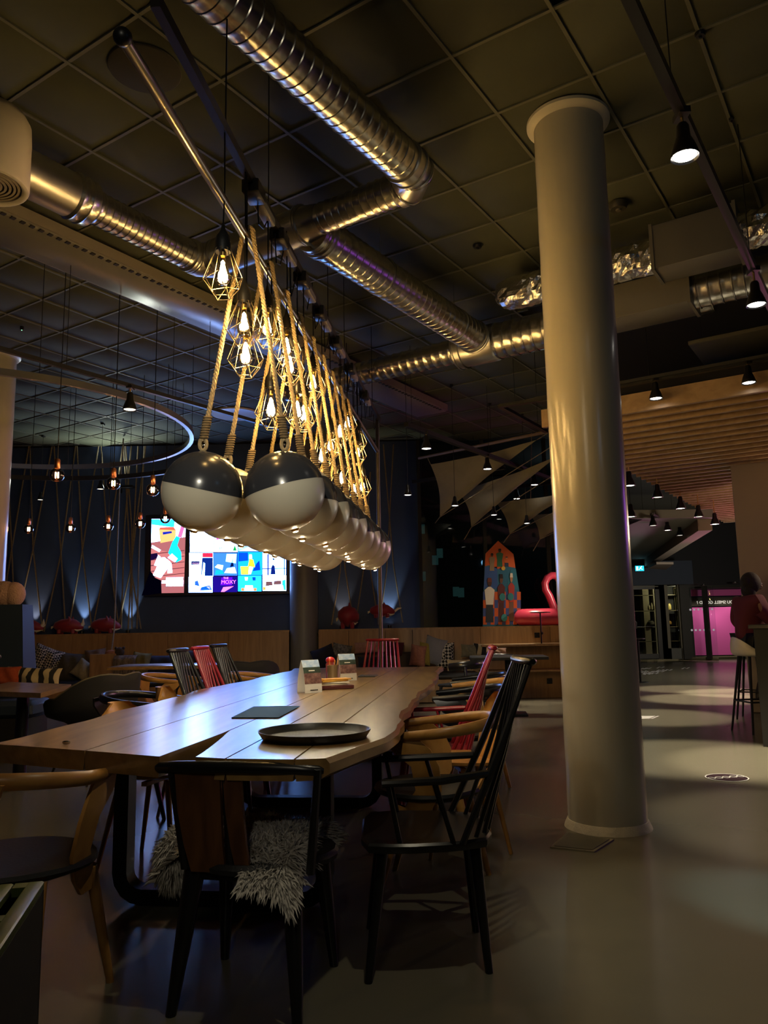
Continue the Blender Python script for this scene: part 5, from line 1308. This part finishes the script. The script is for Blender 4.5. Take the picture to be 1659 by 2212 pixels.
R_ = [((1480, 340), 3.1, 'large cone spotlight upper right, beside the long track rail', mSPOT, 1.), ((1634, 660), 3.17, 'cone spotlight at the right edge under the violet duct', mSPOT, 1.), ((1417, 862), 3.17, 'cone spotlight in front of the slatted ceiling edge, left one', mSPOT, 1.), ((1618, 828), 3.17, 'cone spotlight in front of the slatted ceiling edge, right one', mSPOT, 1.),
      ((921, 970), 3.15, 'cone spotlight at the left end of the diagonal track', mSPOT, 1.), ((1053, 1014), 3.15, 'cone spotlight over the first sail', mSPOT, 1.), ((1022, 1050), 3.1, 'cone spotlight under the first cross bar', mSPOT, 1.), ((1155, 1048), 3.12, 'cone spotlight near the column on the diagonal track', mSPOT, 1.),
      ((1116, 1078), 3.1, 'cone spotlight under the second cross bar', mSPOT, 1.), ((881, 1070), 2.75, 'lone cone spotlight before the dark window, far left one', mSPOT, .8), ((983, 1093), 2.75, 'tiny far spotlight under the first sail', mSPOT, .8), ((1067, 1113), 2.75, 'tiny far spotlight under the second sail', mSPOT, .8), ((1138, 1131), 2.7, 'tiny far spotlight under the third sail', mSPOT, .8),
      ((1360, 1050), 2.95, 'far spotlight right beside the column edge', mSPOT, 1.2), ((1421, 1075), 2.95, 'far dark spotlight under the slat edge', mSPOTD, 1.2), ((1471, 1099), 2.95, 'far bright spotlight under the slat edge', mSPOT, 1.2), ((1363, 1117), 2.75, 'far spotlight low beside the column edge', mSPOT, 1.2), ((1411, 1136), 2.7, 'far dim spotlight below the bent rail', mSPOTD, 1.1), ((1442, 1146), 2.7, 'far spotlight at the middle of the bent rail', mSPOT, 1.1), ((1469, 1157), 2.65, 'far dim spotlight at the end of the bent rail', mSPOTD, 1.1), ((1510, 1117), 2.85, 'far dark spotlight by the soffit corner', mSPOTD, 1.2), ((1545, 1133), 2.8, 'far very bright spotlight aimed at the room', emit('spot_glare', (1., .95, .85), 40.), 1.2)]
SPOS = []
for q, z, lb, m_, sc_ in R_:
    k_ = len(SPOS); tl = {0: 'long black track rail on the right, passing the duct boxes', 2: 'thin track rail before the slatted ceiling', 4: 'dark track bar running diagonally over the sails', 6: 'first cross bar over the sails', 8: 'second cross bar over the sails', 17: 'far bent track rail below the slatted ceiling edge'}
    tl.update({1: tl[0], 3: tl[2], 5: tl[4], 7: tl[4], 18: tl[17], 19: tl[17]})
    p = W(*q, z=z); tp = CEIL if k_ < 13 or k_ == 16 else 3.46
    if k_ in tl: p, tp = snap(*q, tl[k_])
    SPOS.append(p); spotlight(p, lb, m_, scale=sc_, top=tp)
mSAIL = mat('sail_cloth', (.24, .22, .17), .85, var=.08, vscale=4, bump=.15, bscale=6)
def sail(corners, label, ropes):
    P = [W(*c, y=y) for c, y in corners]; t = thing('shade_sail', label, 'sail', (P[0]+P[1]+P[2])/3)
    m = MB(); n = 16; ix = {}
    for i in range(n+1):
        for j in range(n+1-i):
            a, b = i/n, j/n; c = 1-a-b
            cen = (P[0]+P[1]+P[2])/3; p = P[0]*a+P[1]*b+P[2]*c
            edge_ = 4*(a*b*(1-c)**2*1+b*c*(1-a)**2+a*c*(1-b)**2)
            e3 = (a*b if c < 1e-6 else 0)+(b*c if a < 1e-6 else 0)+(a*c if b < 1e-6 else 0)
            w = (a*b+b*c+a*c)
            p = p+(cen-p)*.28*(a*b*(1-c)+b*c*(1-a)+a*c*(1-b))*1.6*(1-27*a*b*c*.9)+V((0, -.12*math.sin(a*6)*b*c*3, -.5*a*b*c*3+.025*math.sin(b*14+a*5)*w))
            ix[i, j] = len(m.v); m.v.append(tuple(p))
    for i in range(n):
        for j in range(n-i):
            m.f.append((ix[i, j], ix[i+1, j], ix[i, j+1]))
            if j < n-i-1: m.f.append((ix[i+1, j], ix[i+1, j+1], ix[i, j+1]))
    k = len(m.v); m.v += [(x, y+.008, z) for x, y, z in m.v]; m.f += [(c+k, b+k, a+k) for a, b, c in m.f]
    m.build('cloth', mSAIL, t, 60, world=True)
    for ci, q, yy in ropes:
        MB().cyl(P[ci], W(*q, y=yy), .006, n=6).build('tie_rope', mROPEW, t, world=True)
sail([((930, 1003), 11.6), ((1160, 950), 10.8), ((950, 1117), 11.9)], 'first beige shade sail, closest to the middle of the photo', [(0, (922, 985), 11.8), (1, (1215, 915), 10.6), (2, (1215, 950), 10.6), (2, (940, 1130), 12.6)])
sail([((990, 1062), 12.2), ((1205, 985), 10.9), ((1018, 1139), 12.4)], 'second beige shade sail, partly behind the first', [(1, (1230, 975), 10.7), (2, (1222, 1010), 10.6), (2, (1003, 1165), 12.8)])
sail([((1072, 1085), 12.5), ((1245, 1060), 11.2), ((1101, 1154), 12.6)], 'third beige shade sail before the dark window', [(2, (1240, 1085), 11.2), (2, (1088, 1172), 12.9)])
sail([((1146, 1112), 12.7), ((1290, 1100), 11.5), ((1166, 1165), 12.8)], 'fourth beige shade sail touching the column edge', [(2, (1240, 1130), 11.8), (2, (1152, 1190), 13.0), (0, (1148, 935), 12.7)])
tk = tag(MB().tube([W(905, 990, y=11.9), W(1195, 930, y=9.6)], .022, 8).build('timber_pole', mat('pole_wood', (.16, .11, .06), .6)), 'slim timber pole slanting above the first shade sail', 'pole')
# ceiling devices
def disc_thing(name, label, px, py, r, h, m, m2=None):
    p = W(px, py, z=CEIL-.012); t = thing(name, label, name.split('_')[-1], p)
    MB().lathe([(0, 0), (r, 0), (r, -h*.4), (r*.8, -h), (0, -h)], 24).build('body', m, t)
    MB().lathe([(0, -h), (r*.3, -h), (r*.25, -h-.012), (0, -h-.014)], 14).build('centre', m2 or m, t)
mSM = mat('detector', (.10, .09, .07), .6)
disc_thing('smoke_detector', 'round dark smoke detector right of the round column top', 1335, 440, .075, .05, mat('detector_dark', (.03, .028, .02), .5), mSM)
disc_thing('sprinkler_head', 'small dark sprinkler on a tile left of the round column', 1031, 530, .04, .025, mBLKM)
disc_thing('sprinkler_head', 'small dark sensor on a grid crossing at the upper right', 1512, 72, .03, .02, mBLKM)
disc_thing('sprinkler_head', 'tiny sensor on the grid bar at the right, below the other one', 1580, 256, .018, .015, mBLKM)
cv = thing('ceiling_vent', 'pale blue-lit round ceiling plate behind the ropes', 'vent', W(508, 893, z=CEIL-.006))
MB().lathe([(0, 0), (.33, 0), (.335, -.02), (.3, -.03), (.12, -.035), (0, -.035)], 40).build('plate', mat('vent_white', (.5, .5, .5), .35), cv); MB().lathe([(.335, 0), (.36, 0), (.355, -.022), (.335, -.02)], 40, ring=True).build('rim', MATS['vent_white'], cv)
sp_ = thing('ceiling_speaker', 'flat dark round ceiling speaker behind the bar end', 'speaker', W(313, 150, z=CEIL-.006))
MB().lathe([(0, 0), (.2, 0), (.205, -.006), (.19, -.012), (0, -.012)], 40).build('grille', mat('speaker_dark', (.022, .02, .015), .8), sp_)
MB().lathe([(.19, -.012), (.205, -.005), (.21, 0), (.19, 0)], 40, ring=True).build('rim', mat('speaker_rim', (.03, .027, .02), .6), sp_)
gl = tag(MB().sphere((0, 0, 0), .006, 8, 5).build('status_lamp', emit('green_led', (.3, 1., .5), 2.5)), 'tiny green status light on the dark left ceiling', 'light'); gl.location = W(47, 713, z=4.38)
MB().lathe([(0, .04), (.02, .04), (.02, .004), (.008, 0)], 12).build('holder', mBLKM, gl)
# floor hatch and decals
ht = thing('floor_hatch', 'square metal floor hatch in front of the round column', 'hatch', W(1255, 1825, z=0))
q = [W(*p, z=0) for p in ((1188, 1832), (1284, 1842), (1327, 1815), (1225, 1800))]
MB().prism(q, (0, 0, .0), (0, 0, .006)).build('frame', mat('hatch_frame', (.22, .2, .15), .5, .3), ht, world=True)
cq = sum(q, V((0, 0, 0)))/4
MB().prism([cq+(p-cq)*.86 for p in q], (0, 0, .006), (0, 0, .009)).build('plate', mat('hatch_plate', (.13, .12, .09), .4, .3), ht, world=True)
dc = thing('floor_decal', 'round dark floor sticker with pale script right of the round column', 'floor sticker', W(1570, 1680, z=.0))
rd = (W(1618, 1682, z=0)-W(1522, 1680, z=0)).length/2
MB().lathe([(0, .002), (rd, .002), (rd, 0), (0, 0)], 40).build('disc', mat('decal_dark', (.02, .008, .012), .9, spec=.1), dc)
MB().lathe([(rd*.93, .0025), (rd*.99, .0025), (rd*.99, .002), (rd*.93, .002)], 40, ring=True).build('rim', mat('decal_white', (.5, .5, .48), .5), dc)
for k in range(5): MB().tube([V((-.12+.06*k+.025*math.cos(t), .03*math.sin(t)+.015*k-.02, .0035)) for t in [i*2*PI/10 for i in range(10)]], .004, 4, closed=True, flat=.3).build('script_stroke', MATS['decal_white'], dc)
fs = thing('floor_marking', 'small pale floor plate right behind the round column', 'floor sticker', W(1395, 1549, z=0))
MB().prism([W(*p, z=0) for p in ((1372, 1553), (1402, 1553), (1416, 1547), (1380, 1547))], (0, 0, 0), (0, 0, .003)).build('plate', MATS['decal_white'], fs, world=True)
MB().prism([W(*p, z=0) for p in ((1405, 1553), (1410, 1553), (1424, 1547), (1420, 1547))], (0, 0, 0), (0, 0, .003)).build('stripe', MATS['decal_white'], fs, world=True)
sc2 = thing('floor_script', 'pale handwriting sticker on the floor before the glass door', 'floor sticker', W(1420, 1447, z=0))
rg = random.Random(8)
for k in range(16):
    x, y = rg.uniform(1385, 1475), rg.uniform(1440, 1456); x += (1448-y)*1.2
    MB().tube([W(x+dx, y+dy, z=.003) for dx, dy in ((-7, 1.5), (-2, -1.2), (3, 1), (8, -1.5))], .025, 4, flat=.1).build('script_stroke', MATS['decal_white'], sc2, world=True)
# ================================================================== BAR, STOOLS, PERSON
br = thing('bar_counter', 'dark bar counter cut by the right edge', 'counter', (3.9, 7.9, 0))
pb = W(1649, 1613, z=0); bt = 1.12
MB().box(pb+D1*1.4+D2*.5+UP*(bt/2-.02), (2.8, 1.0, bt-.04), (D1, D2, UP), .004).build('body', mat('bar_front', (.011, .010, .008), .7, bump=.05, bscale=30), br, world=True)
MB().box(pb+D1*1.4+D2*.49+UP*(bt-.02), (2.84, 1.06, .04), (D1, D2, UP), .006).build('worktop', mat('bar_top', (.05, .045, .035), .35), br, world=True)
def bar_stool(label, p, rz, seat=.80, m=None):
    t = thing('bar_stool', label, 'stool', V((p.x, p.y, 0)), rz, 'bar stools at the counter')
    rings = []
    for i in range(9):
        f = i/8; r = [.02, .10, .16, .19, .2, .205, .205, .2, .19][i]; row = []
        for k in range(24):
            a = 2*PI*k/24; back = max(0, -math.sin(a)); h = .02*f**3+back**1.4*.17*f**2.2
            row.append(V((r*math.cos(a)*1.05, r*math.sin(a)*.95-back*.03*f, seat+h)))
        rings.append(row)
    m1 = MB(); m1.loft(rings, caps=True); inn = [[p+V((0, 0, -.018)) for p in r] for r in reversed(rings)]; m1.loft(inn, caps=False)
    m1.build('seat_shell', m or mWHT, t, 60)
    for sx in (-1, 1):
        for sy in (-1, 1): MB().tube([V((sx*.10, sy*.10, seat-.01)), V((sx*.2, sy*.19, 0))], [.016, .011], 8).build('leg', mBLK, t)
        MB().cyl((sx*.165, .16, .32), (sx*.165, -.16, .32), .009, n=8).build('footrest', mBLK, t)
        MB().cyl((-.165, sx*.16, .32+.0), (.165, sx*.16, .32), .009, n=8).build('footrest', mBLK, t)
    return t
p = W(1616, 1582, z=0); s_a = bar_stool('white-shelled bar stool nearest on the right, before the person', V((p.x+.12, p.y, 0)), face_dir(V((.9, .1, 0))), .80)
pp = V((4.42, 9.62, 0)); s_b = bar_stool('dark bar stool under the seated person', pp, face_dir(D2), .80, mBLK)
# seated person, seen from behind: one skinned body, clothes and hair as children
pe = thing('person', 'person with dark hair and dark red top on a bar stool, back turned', 'person', pp)
def skinned(name, verts, edges, radii, m, parent, root=0, sub=2):
    me = bpy.data.meshes.new(name); me.from_pydata([tuple(v) for v in verts], edges, [])
    o = bpy.data.objects.new(name, me); C.objects.link(o)
    md = o.modifiers.new('skin', 'SKIN'); md.use_smooth_shade = True
    for i, v in enumerate(me.skin_vertices[0].data):
        r = radii[i]; v.radius = r if isinstance(r, tuple) else (r, r); v.use_root = (i == root)
    s2 = o.modifiers.new('sub', 'SUBSURF'); s2.levels = sub; s2.render_levels = sub
    dg = bpy.context.evaluated_depsgraph_get(); dg.update()
    me2 = bpy.data.meshes.new_from_object(o.evaluated_get(dg)); C.objects.unlink(o); bpy.data.objects.remove(o)
    me2.materials.clear(); me2.materials.append(m)
    me2.polygons.foreach_set('use_smooth', [True]*len(me2.polygons))
    o = bpy.data.objects.new(name, me2); C.objects.link(o); o.parent = parent
    return o
mSKIN = mat('skin', (.20, .10, .065), .55); mTOP = mat('wine_top', (.09, .008, .02), .85); mTRO = mat('dark_trousers', (.012, .012, .016), .85); mHAIR = mat('dark_hair', (.008, .006, .006), .8, bump=.4, bscale=60); mSHOE = mat('black_shoe', (.01, .01, .011), .4)
F_ = V((D2.x, D2.y, 0)); F_ = (F_*.75+D1*.66).normalized(); S_ = V((F_.y, -F_.x, 0))   # facing, own right-hand side
def b_(f, s, z): return F_*f+S_*s+UP*z
bv = [b_(0, 0, .93), b_(.0, 0, 1.05), b_(.01, 0, 1.2), b_(.02, 0, 1.33), b_(.03, 0, 1.43), b_(.06, 0, 1.50), b_(.09, 0, 1.60),   # 0-6 pelvis..head
      b_(0, -.10, .90), b_(.38, -.14, .86), b_(.30, -.15, .48), b_(.38, -.16, .42),       # 7-10 left leg
      b_(0, .10, .90), b_(.40, .13, .87), b_(.12, .12, .55), b_(.02, .12, .44), ]       # 11-14 right leg (folded back)
bv += [b_(.02, -.19, 1.40), b_(-.02, -.25, 1.15), b_(.16, -.24, 1.02), b_(.26, -.20, 1.05),   # 15-18 left arm
       b_(.02, .19, 1.40), b_(.10, .24, 1.16), b_(.34, .17, 1.12), b_(.44, .12, 1.14)]
be_ = [(0, 1), (1, 2), (2, 3), (3, 4), (4, 5), (5, 6), (0, 7), (7, 8), (8, 9), (9, 10), (0, 11), (11, 12), (12, 13), (13, 14), (3, 15), (15, 16), (16, 17), (17, 18), (3, 19), (19, 20), (20, 21), (21, 22)]
rd_ = [(.15, .12), (.125, .095), (.13, .092), (.11, .08), (.05, .05), (.05, .052), (.085, .095), .09, .07, .05, .035, .09, .07, .05, .035, .045, .038, .034, .026, .045, .038, .034, .026]
body = skinned('body', bv, be_, rd_, mSKIN, pe)
tv_ = [b_(0, 0, .90), b_(0, 0, 1.02), b_(.01, 0, 1.18), b_(.02, 0, 1.32), b_(.03, 0, 1.42), b_(.02, -.195, 1.39), b_(-.02, -.255, 1.15), b_(.13, -.245, 1.03), b_(.02, .195, 1.39), b_(.10, .245, 1.16), b_(.31, .18, 1.12)]
skinned('top', tv_, [(0, 1), (1, 2), (2, 3), (3, 4), (3, 5), (5, 6), (6, 7), (3, 8), (8, 9), (9, 10)], [(.19, .155), (.182, .145), (.188, .145), (.182, .14), (.085, .08), .1, .075, .06, .1, .075, .06], mTOP, pe)
skinned('trousers', [b_(0, 0, .93), b_(0, -.10, .90), b_(.38, -.14, .86), b_(.30, -.15, .5), b_(0, .10, .90), b_(.40, .13, .87), b_(.12, .12, .56)], [(0, 1), (1, 2), (2, 3), (0, 4), (4, 5), (5, 6)], [(.16, .13), .105, .082, .06, .105, .082, .06], mTRO, pe)
hd = b_(.09, 0, 1.60)
MB().sphere(hd+b_(-.025, 0, .02), .118, 18, 12, (1., 1.05, 1.12)).sphere(hd+b_(-.10, .03, .03), .07, 14, 8).sphere(hd+b_(-.06, 0, -.07), .085, 12, 8, (1, 1.1, 1.2)).build('hair', mHAIR, pe, 80)
fc = hd+F_*.095
for s in (-1, 1):
    MB().sphere(fc+S_*s*.033+UP*.005, .012, 8, 6).build('eye', mat('eye_white', (.5, .5, .5), .3), pe); MB().sphere(hd+S_*s*.088+b_(.01, 0, -.01), .024, 8, 6, (.5, .8, 1.2)).build('ear', mSKIN, pe)
MB().tube([fc+UP*.01, fc+F_*.022-UP*.025, fc-UP*.034], [.008, .013, .008], 8).build('nose', mSKIN, pe); MB().tube([fc-S_*.024-UP*.058, fc+F_*.006-UP*.058, fc+S_*.024-UP*.058], .006, 6).build('mouth', mat('lips', (.18, .05, .05), .5), pe)
for s, w0, fd_ in ((-1, bv[18], F_), (1, bv[22], F_)):
    m = MB(); m.box(w0+fd_*.045, (.085, .08, .028), (fd_, S_, UP), .01)
    for k in range(4):
        o0 = w0+fd_*.085+S_*(-.03+.02*k); L = (.066, .078, .073, .058)[k]
        m.tube([o0, o0+fd_*L*.5-UP*.006, o0+fd_*L*.8-UP*.025, o0+fd_*L*.85-UP*.045], [.0095, .009, .008, .006], 7)
    o0 = w0+fd_*.02-S_*s*.04; m.tube([o0, o0+fd_*.035-S_*s*.022-UP*.006, o0+fd_*.065-S_*s*.02-UP*.014], [.012, .010, .007], 7)
    m.build('hand', mSKIN, pe)
for e0, dd in ((bv[10], b_(.9, 0, -.3)), (bv[14], b_(-.35, 0, -.95))):
    d_ = dd.normalized(); MB().tube([e0-d_*.05, e0+d_*.04, e0+d_*.15, e0+d_*.21], [.045, .05, .045, .025], 10, flat=.8).build('shoe', mSHOE, pe)
# ================================================================== ENTRANCE
YD = 24.0
def bx_(px0, py0, px1, py1, y, d=.08):
    a, b = W(px0, py1, y=y), W(px1, py0, y=y); zb_ = max(0, a.z)
    return ((a.x+b.x)/2, y+d/2, (zb_+b.z)/2), (abs(b.x-a.x), d, b.z-zb_)
fa = struct(MB().box((12, YD+.9, 3.4), (18, .2, 2.2)).build('wall_entrance', mDARK))
mFRM = mat('door_frame', (.04, .038, .032), .4, .4); mKH = mat('khaki_frame', (.16, .14, .08), .5)
d1_ = struct(MB().box(*bx_(1425, 1262, 1434, 1424, YD)).build('door_1', mFRM))
for q in ((1345, 1262, 1425, 1274), (1345, 1412, 1425, 1424)): MB().box(*bx_(*q, YD)).build('frame', mFRM, d1_)
MB().box(*bx_(1355, 1266, 1422, 1269, YD-.05, .05)).build('head_strip', mKH, d1_)
MB().box(*bx_(1345, 1274, 1425, 1412, YD+.03, .012)).build('pane', mPANE, d1_)
MB().box(*bx_(1340, 1352.6, 1423, 1354.6, YD-.12, .04)).build('push_bar', mCHROME, d1_)
MB().tube([W(1366, 1359, y=YD-.06), W(1366, 1343, y=YD-.06), W(1371, 1340, y=YD-.15), W(1375, 1344, y=YD-.15), W(1375, 1358, y=YD-.15)], .025, 8).build('handle', mCHROME, d1_)
d2_ = struct(MB().box(*bx_(1434, 1255, 1440, 1424, YD)).build('door_2', mKH))
for q in ((1474, 1255, 1479, 1424),): MB().box(*bx_(*q, YD)).build('frame', mKH, d2_)
MB().box(*bx_(1440, 1400, 1474, 1424, YD)).build('kick_panel', mat('kick_grey', (.10, .10, .08), .5), d2_)
MB().box(*bx_(1440, 1255, 1474, 1400, YD+.03, .012)).build('pane', mPANE, d2_)
MB().box(*bx_(1479, 1250, 1490, 1424, YD-.1, .3)).build('post', mFRM, d2_)
# shop shelf behind the doors
sv = thing('display_shelf', 'dim shelving with small goods behind the glass door', 'shelf', W(1405, 1420, y=YD+1.6)); sv.location.z = 0
for q in ((1366, 1318, 1475, 1321), (1366, 1353, 1475, 1356), (1366, 1384, 1475, 1387), (1366, 1284, 1475, 1287)): MB().box(*bx_(*q, YD+1.5, .35)).build('shelf_board', mKH, sv, world=True)
for x in (1364, 1397, 1420, 1474): MB().box(*bx_(x, 1268, x+3, 1420, YD+1.5, .35)).build('upright', mKH, sv, world=True)
MB().box(*bx_(1340, 1262, 1478, 1420, YD+2.0, .05)).build('back', mDARK, sv, world=True)
for k, (x, y, w, h, c) in enumerate(((1446, 1318, 9, 13, '#b8a860'), (1445, 1350, 12, 8, '#8a6a30'), (1402, 1318, 6, 10, '#6a6040'), (1408, 1318, 5, 14, '#706848'), (1414, 1318, 4, 11, '#5a5038'), (1406, 1351, 16, 9, '#38362a'), (1446, 1384, 12, 20, '#14140f'))):
    o = thing('shop_item', ['pale yellow lit packet behind the second glass pane', 'amber bowl on the lower shelf behind the second pane', 'first small jar on the upper shelf behind the door', 'tallest bottle on the upper shelf behind the door', 'last small jar on the upper shelf behind the door', 'dark basket on the middle shelf behind the door', 'dark tall box below the amber bowl'][k], 'goods', W(x, y-1, y=YD+1.52))
    pw, ph = w*25.5/FPX, h*25.5/FPX
    MB().lathe([(0, 0), (pw*.42, 0), (pw*.5, ph*.15), (pw*.48, ph*.7), (pw*.3, ph*.9), (pw*.3, ph), (0, ph)], 12).build('body', mat('goods'+c, c, .5), o)
    MB().lathe([(0, ph), (pw*.32, ph), (pw*.32, ph*1.06), (0, ph*1.06)], 10).build('lid', mFRM, o)
# revolving door: magenta back panel, glass drum, mullion, lettering
rv = thing('revolving_door', 'revolving glass door with magenta panel and mirrored lettering', 'door', W(1540, 1424, y=YD)); rv.location.z = 0
mMAG = mat('magenta_panel', (.62, .10, .36), .55)
MB().box(*bx_(1490, 1272, 1625, 1288, YD+.6, .06)).build('upper_panel', mMAG, rv, world=True)
MB().box(*bx_(1490, 1310, 1625, 1416, YD+.6, .06)).build('lower_panel', mMAG, rv, world=True)
MB().box(*bx_(1490, 1288, 1625, 1310, YD+.62, .05)).build('sign_band', mat('sign_band', (.05, .045, .03), .4), rv, world=True)
MB().box(*bx_(1490, 1416, 1625, 1421, YD+.58, .06)).build('base_rail', mKH, rv, world=True)
MB().box(*bx_(1478, 1262, 1640, 1272, YD+.2, .5)).build('canopy', mFRM, rv, world=True)
pm0, pm1 = W(1521, 1266, y=YD-.5), W(1533, 1428, y=YD-.5)
MB().tube([V((pm0.x, YD-.5, pm0.z)), V((pm0.x, YD-.5, .06))], .09, 4).build('mullion', mFRM, rv, world=True)
cxr = W(1560, 1300, y=YD).x
gm = MB(); rows = []
for i in range(13):
    a = PI*1.02+PI*.36*i/12; rows.append([V((cxr+1.25*math.cos(a), YD+.55+1.15*math.sin(a), z)) for z in (.12, 2.2)])
gm.loft(rows, caps=False, close=False); gm.build('curved_pane', mPANE, rv, world=True)
m = MB(); m.tube([(r[0]-V((0, 0, .05))) for r in rows], .06, 6); m.build('curved_sill', mKH, rv, world=True)
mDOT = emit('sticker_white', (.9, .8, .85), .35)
for zz_, nm in ((W(1500, 1317, y=YD).z, 0), (W(1500, 1361, y=YD).z, 1)):
    for i in range(10):
        a = PI*1.06+PI*.3*i/9; c = V((cxr+1.26*math.cos(a), YD+.54+1.16*math.sin(a), zz_))
        MB().lathe([(0, -.004), (.032, -.003), (.032, .003), (0, .004)], 10, c, (V((1, 0, 0)), UP, V((0, -1, 0)))).build('dot_sticker', mDOT, rv, world=True)
p = W(1590, 1302, y=YD+.6); tx = text_mesh('lettering', 'YOU SMELL GOOD ?', .135, emit('letter_white', (.95, .85, .7), .9), rv, .004, mirror=True)
tx.rotation_euler = (PI/2, 0, 0); tx.location = V((p.x-rv.location.x, .6-.02, p.z-.02))
for q, lb in (((1588, 1259), 'bright round downlight over the magenta panel'), ((1606, 1291), 'small bright downlight beside the mirrored lettering'), ((1520, 1264), 'tiny downlight on the door canopy')):
    p = W(*q, y=YD-.1); t = thing('downlight', lb, 'light', p, 0, 'entrance downlights'); r = .08 if q[0] == 1588 else .05
    MB().lathe([(0, -.012), (r*.8, -.01), (r*.8, 0), (0, 0)], 16).build('lens', mSPOT, t); MB().lathe([(r*.8, -.012), (r, -.008), (r, .03), (0, .03)], 16).build('rim', mFRM, t)
# ceiling slab over the entrance and its sloping soffit edge
lc = struct(MB().prism([W(1345, 1120, z=2.98), W(1541, 1118, z=2.98), W(1440, 1190, z=2.98), W(1385, 1226, z=2.98), V((6.2, 24.6, 2.98)), V((4.6, 24.6, 2.98)), V((4.6, 13.8, 2.98))], (0, 0, 0), (0, 0, .15)).build('trim_3', mat('entrance_ceiling', (.16, .17, .16), .8)))
e0_, e1_ = W(1541, 1120, z=2.98), W(1385, 1226, z=2.98)
d_ = (e1_-e0_).normalized(); s_ = d_.cross(UP)
struct(MB().box((e0_+e1_)/2+s_*-.15-UP*.10, (.24, (e1_-e0_).length, .22), (s_, d_, UP)).build('trim_4', mat('soffit_edge', (.2, .16, .12), .7)))
struct(MB().prism([W(1400, 1228, z=2.62), W(1418, 1219, z=2.62), W(1455, 1219, z=2.62), W(1438, 1231, z=2.62)], (0, 0, 0), (0, 0, .06)).build('trim_5', mat('soffit_edge', (.2, .16, .12), .7)))
es = thing('exit_sign', 'glowing teal emergency exit sign with running figure above the door', 'sign', W(1381, 1228, y=22.5))
MB().box((0, 0, 0), (.27, .05, .17), bev=.006).build('housing', mFRM, es); MB().box((0, -.028, 0), (.25, .006, .15)).build('panel', emit('exit_teal', '#20a8c0', 2.2), es)
mEXW = emit('exit_white', '#d8ffff', 3.)
MB().box((-.07, -.033, 0), (.05, .004, .11)).build('door_symbol', mEXW, es)
MB().tube([V((.02, -.033, .01)), V((.045, -.033, .04))], .014, 6).tube([V((.02, -.033, .01)), V((-.005, -.033, -.02)), V((-.02, -.033, -.05))], .008, 6).tube([V((.02, -.033, .01)), V((.05, -.033, -.02)), V((.085, -.033, -.03))], .008, 6).sphere(V((.06, -.033, .055)), .013, 8, 6).build('running_figure', mEXW, es)
MB().cyl((0, 0, .08), (0, 0, .4), .01, n=8).build('stem', mFRM, es)
struct(MB().box((7.8, 23.2, 2.62), (2.6, .1, .7)).build('trim_6', mat('door_header', (.02, .03, .05), .7)))
tk2 = thing('side_table', 'thin black pole table seen just right of the round column', 'side table', W(1384, 1474, z=0))
hz = .86; MB().lathe([(0, hz), (.14, hz), (.14, hz-.02), (0, hz-.025)], 20).build('disc', mBLKM, tk2); MB().cyl((0, 0, 0), (0, 0, hz), .02, n=8).build('pole', mBLKM, tk2); MB().lathe([(0, .012), (.15, .01), (.16, 0), (0, 0)], 20).build('base', mBLKM, tk2)

# ================================================================== BEAMS OF THE VISIBLE TRACK SPOTS
BEAM = [(0, 60), (1, 220), (2, 650), (3, 650), (4, 140), (5, 160), (6, 160), (7, 260), (8, 200), (13, 500), (15, 700), (18, 500), (21, 900)]
for i, w in BEAM:
    p = SPOS[i]-UP*.02; lamp('SPOT', 'spot_beam', p, w, (1., .86, .62), size=.04, spot=.7, blend=.5, aim=(p.x+.05, p.y-.2, 0) )
for q in W(1588, 1259, y=YD-.15), W(1520, 1264, y=YD-.15):
    lamp('SPOT', 'entrance_beam', q-UP*.05, 60, (1., .85, .75), size=.05, spot=1.9, blend=.6, aim=(q.x, q.y+.35, 0))
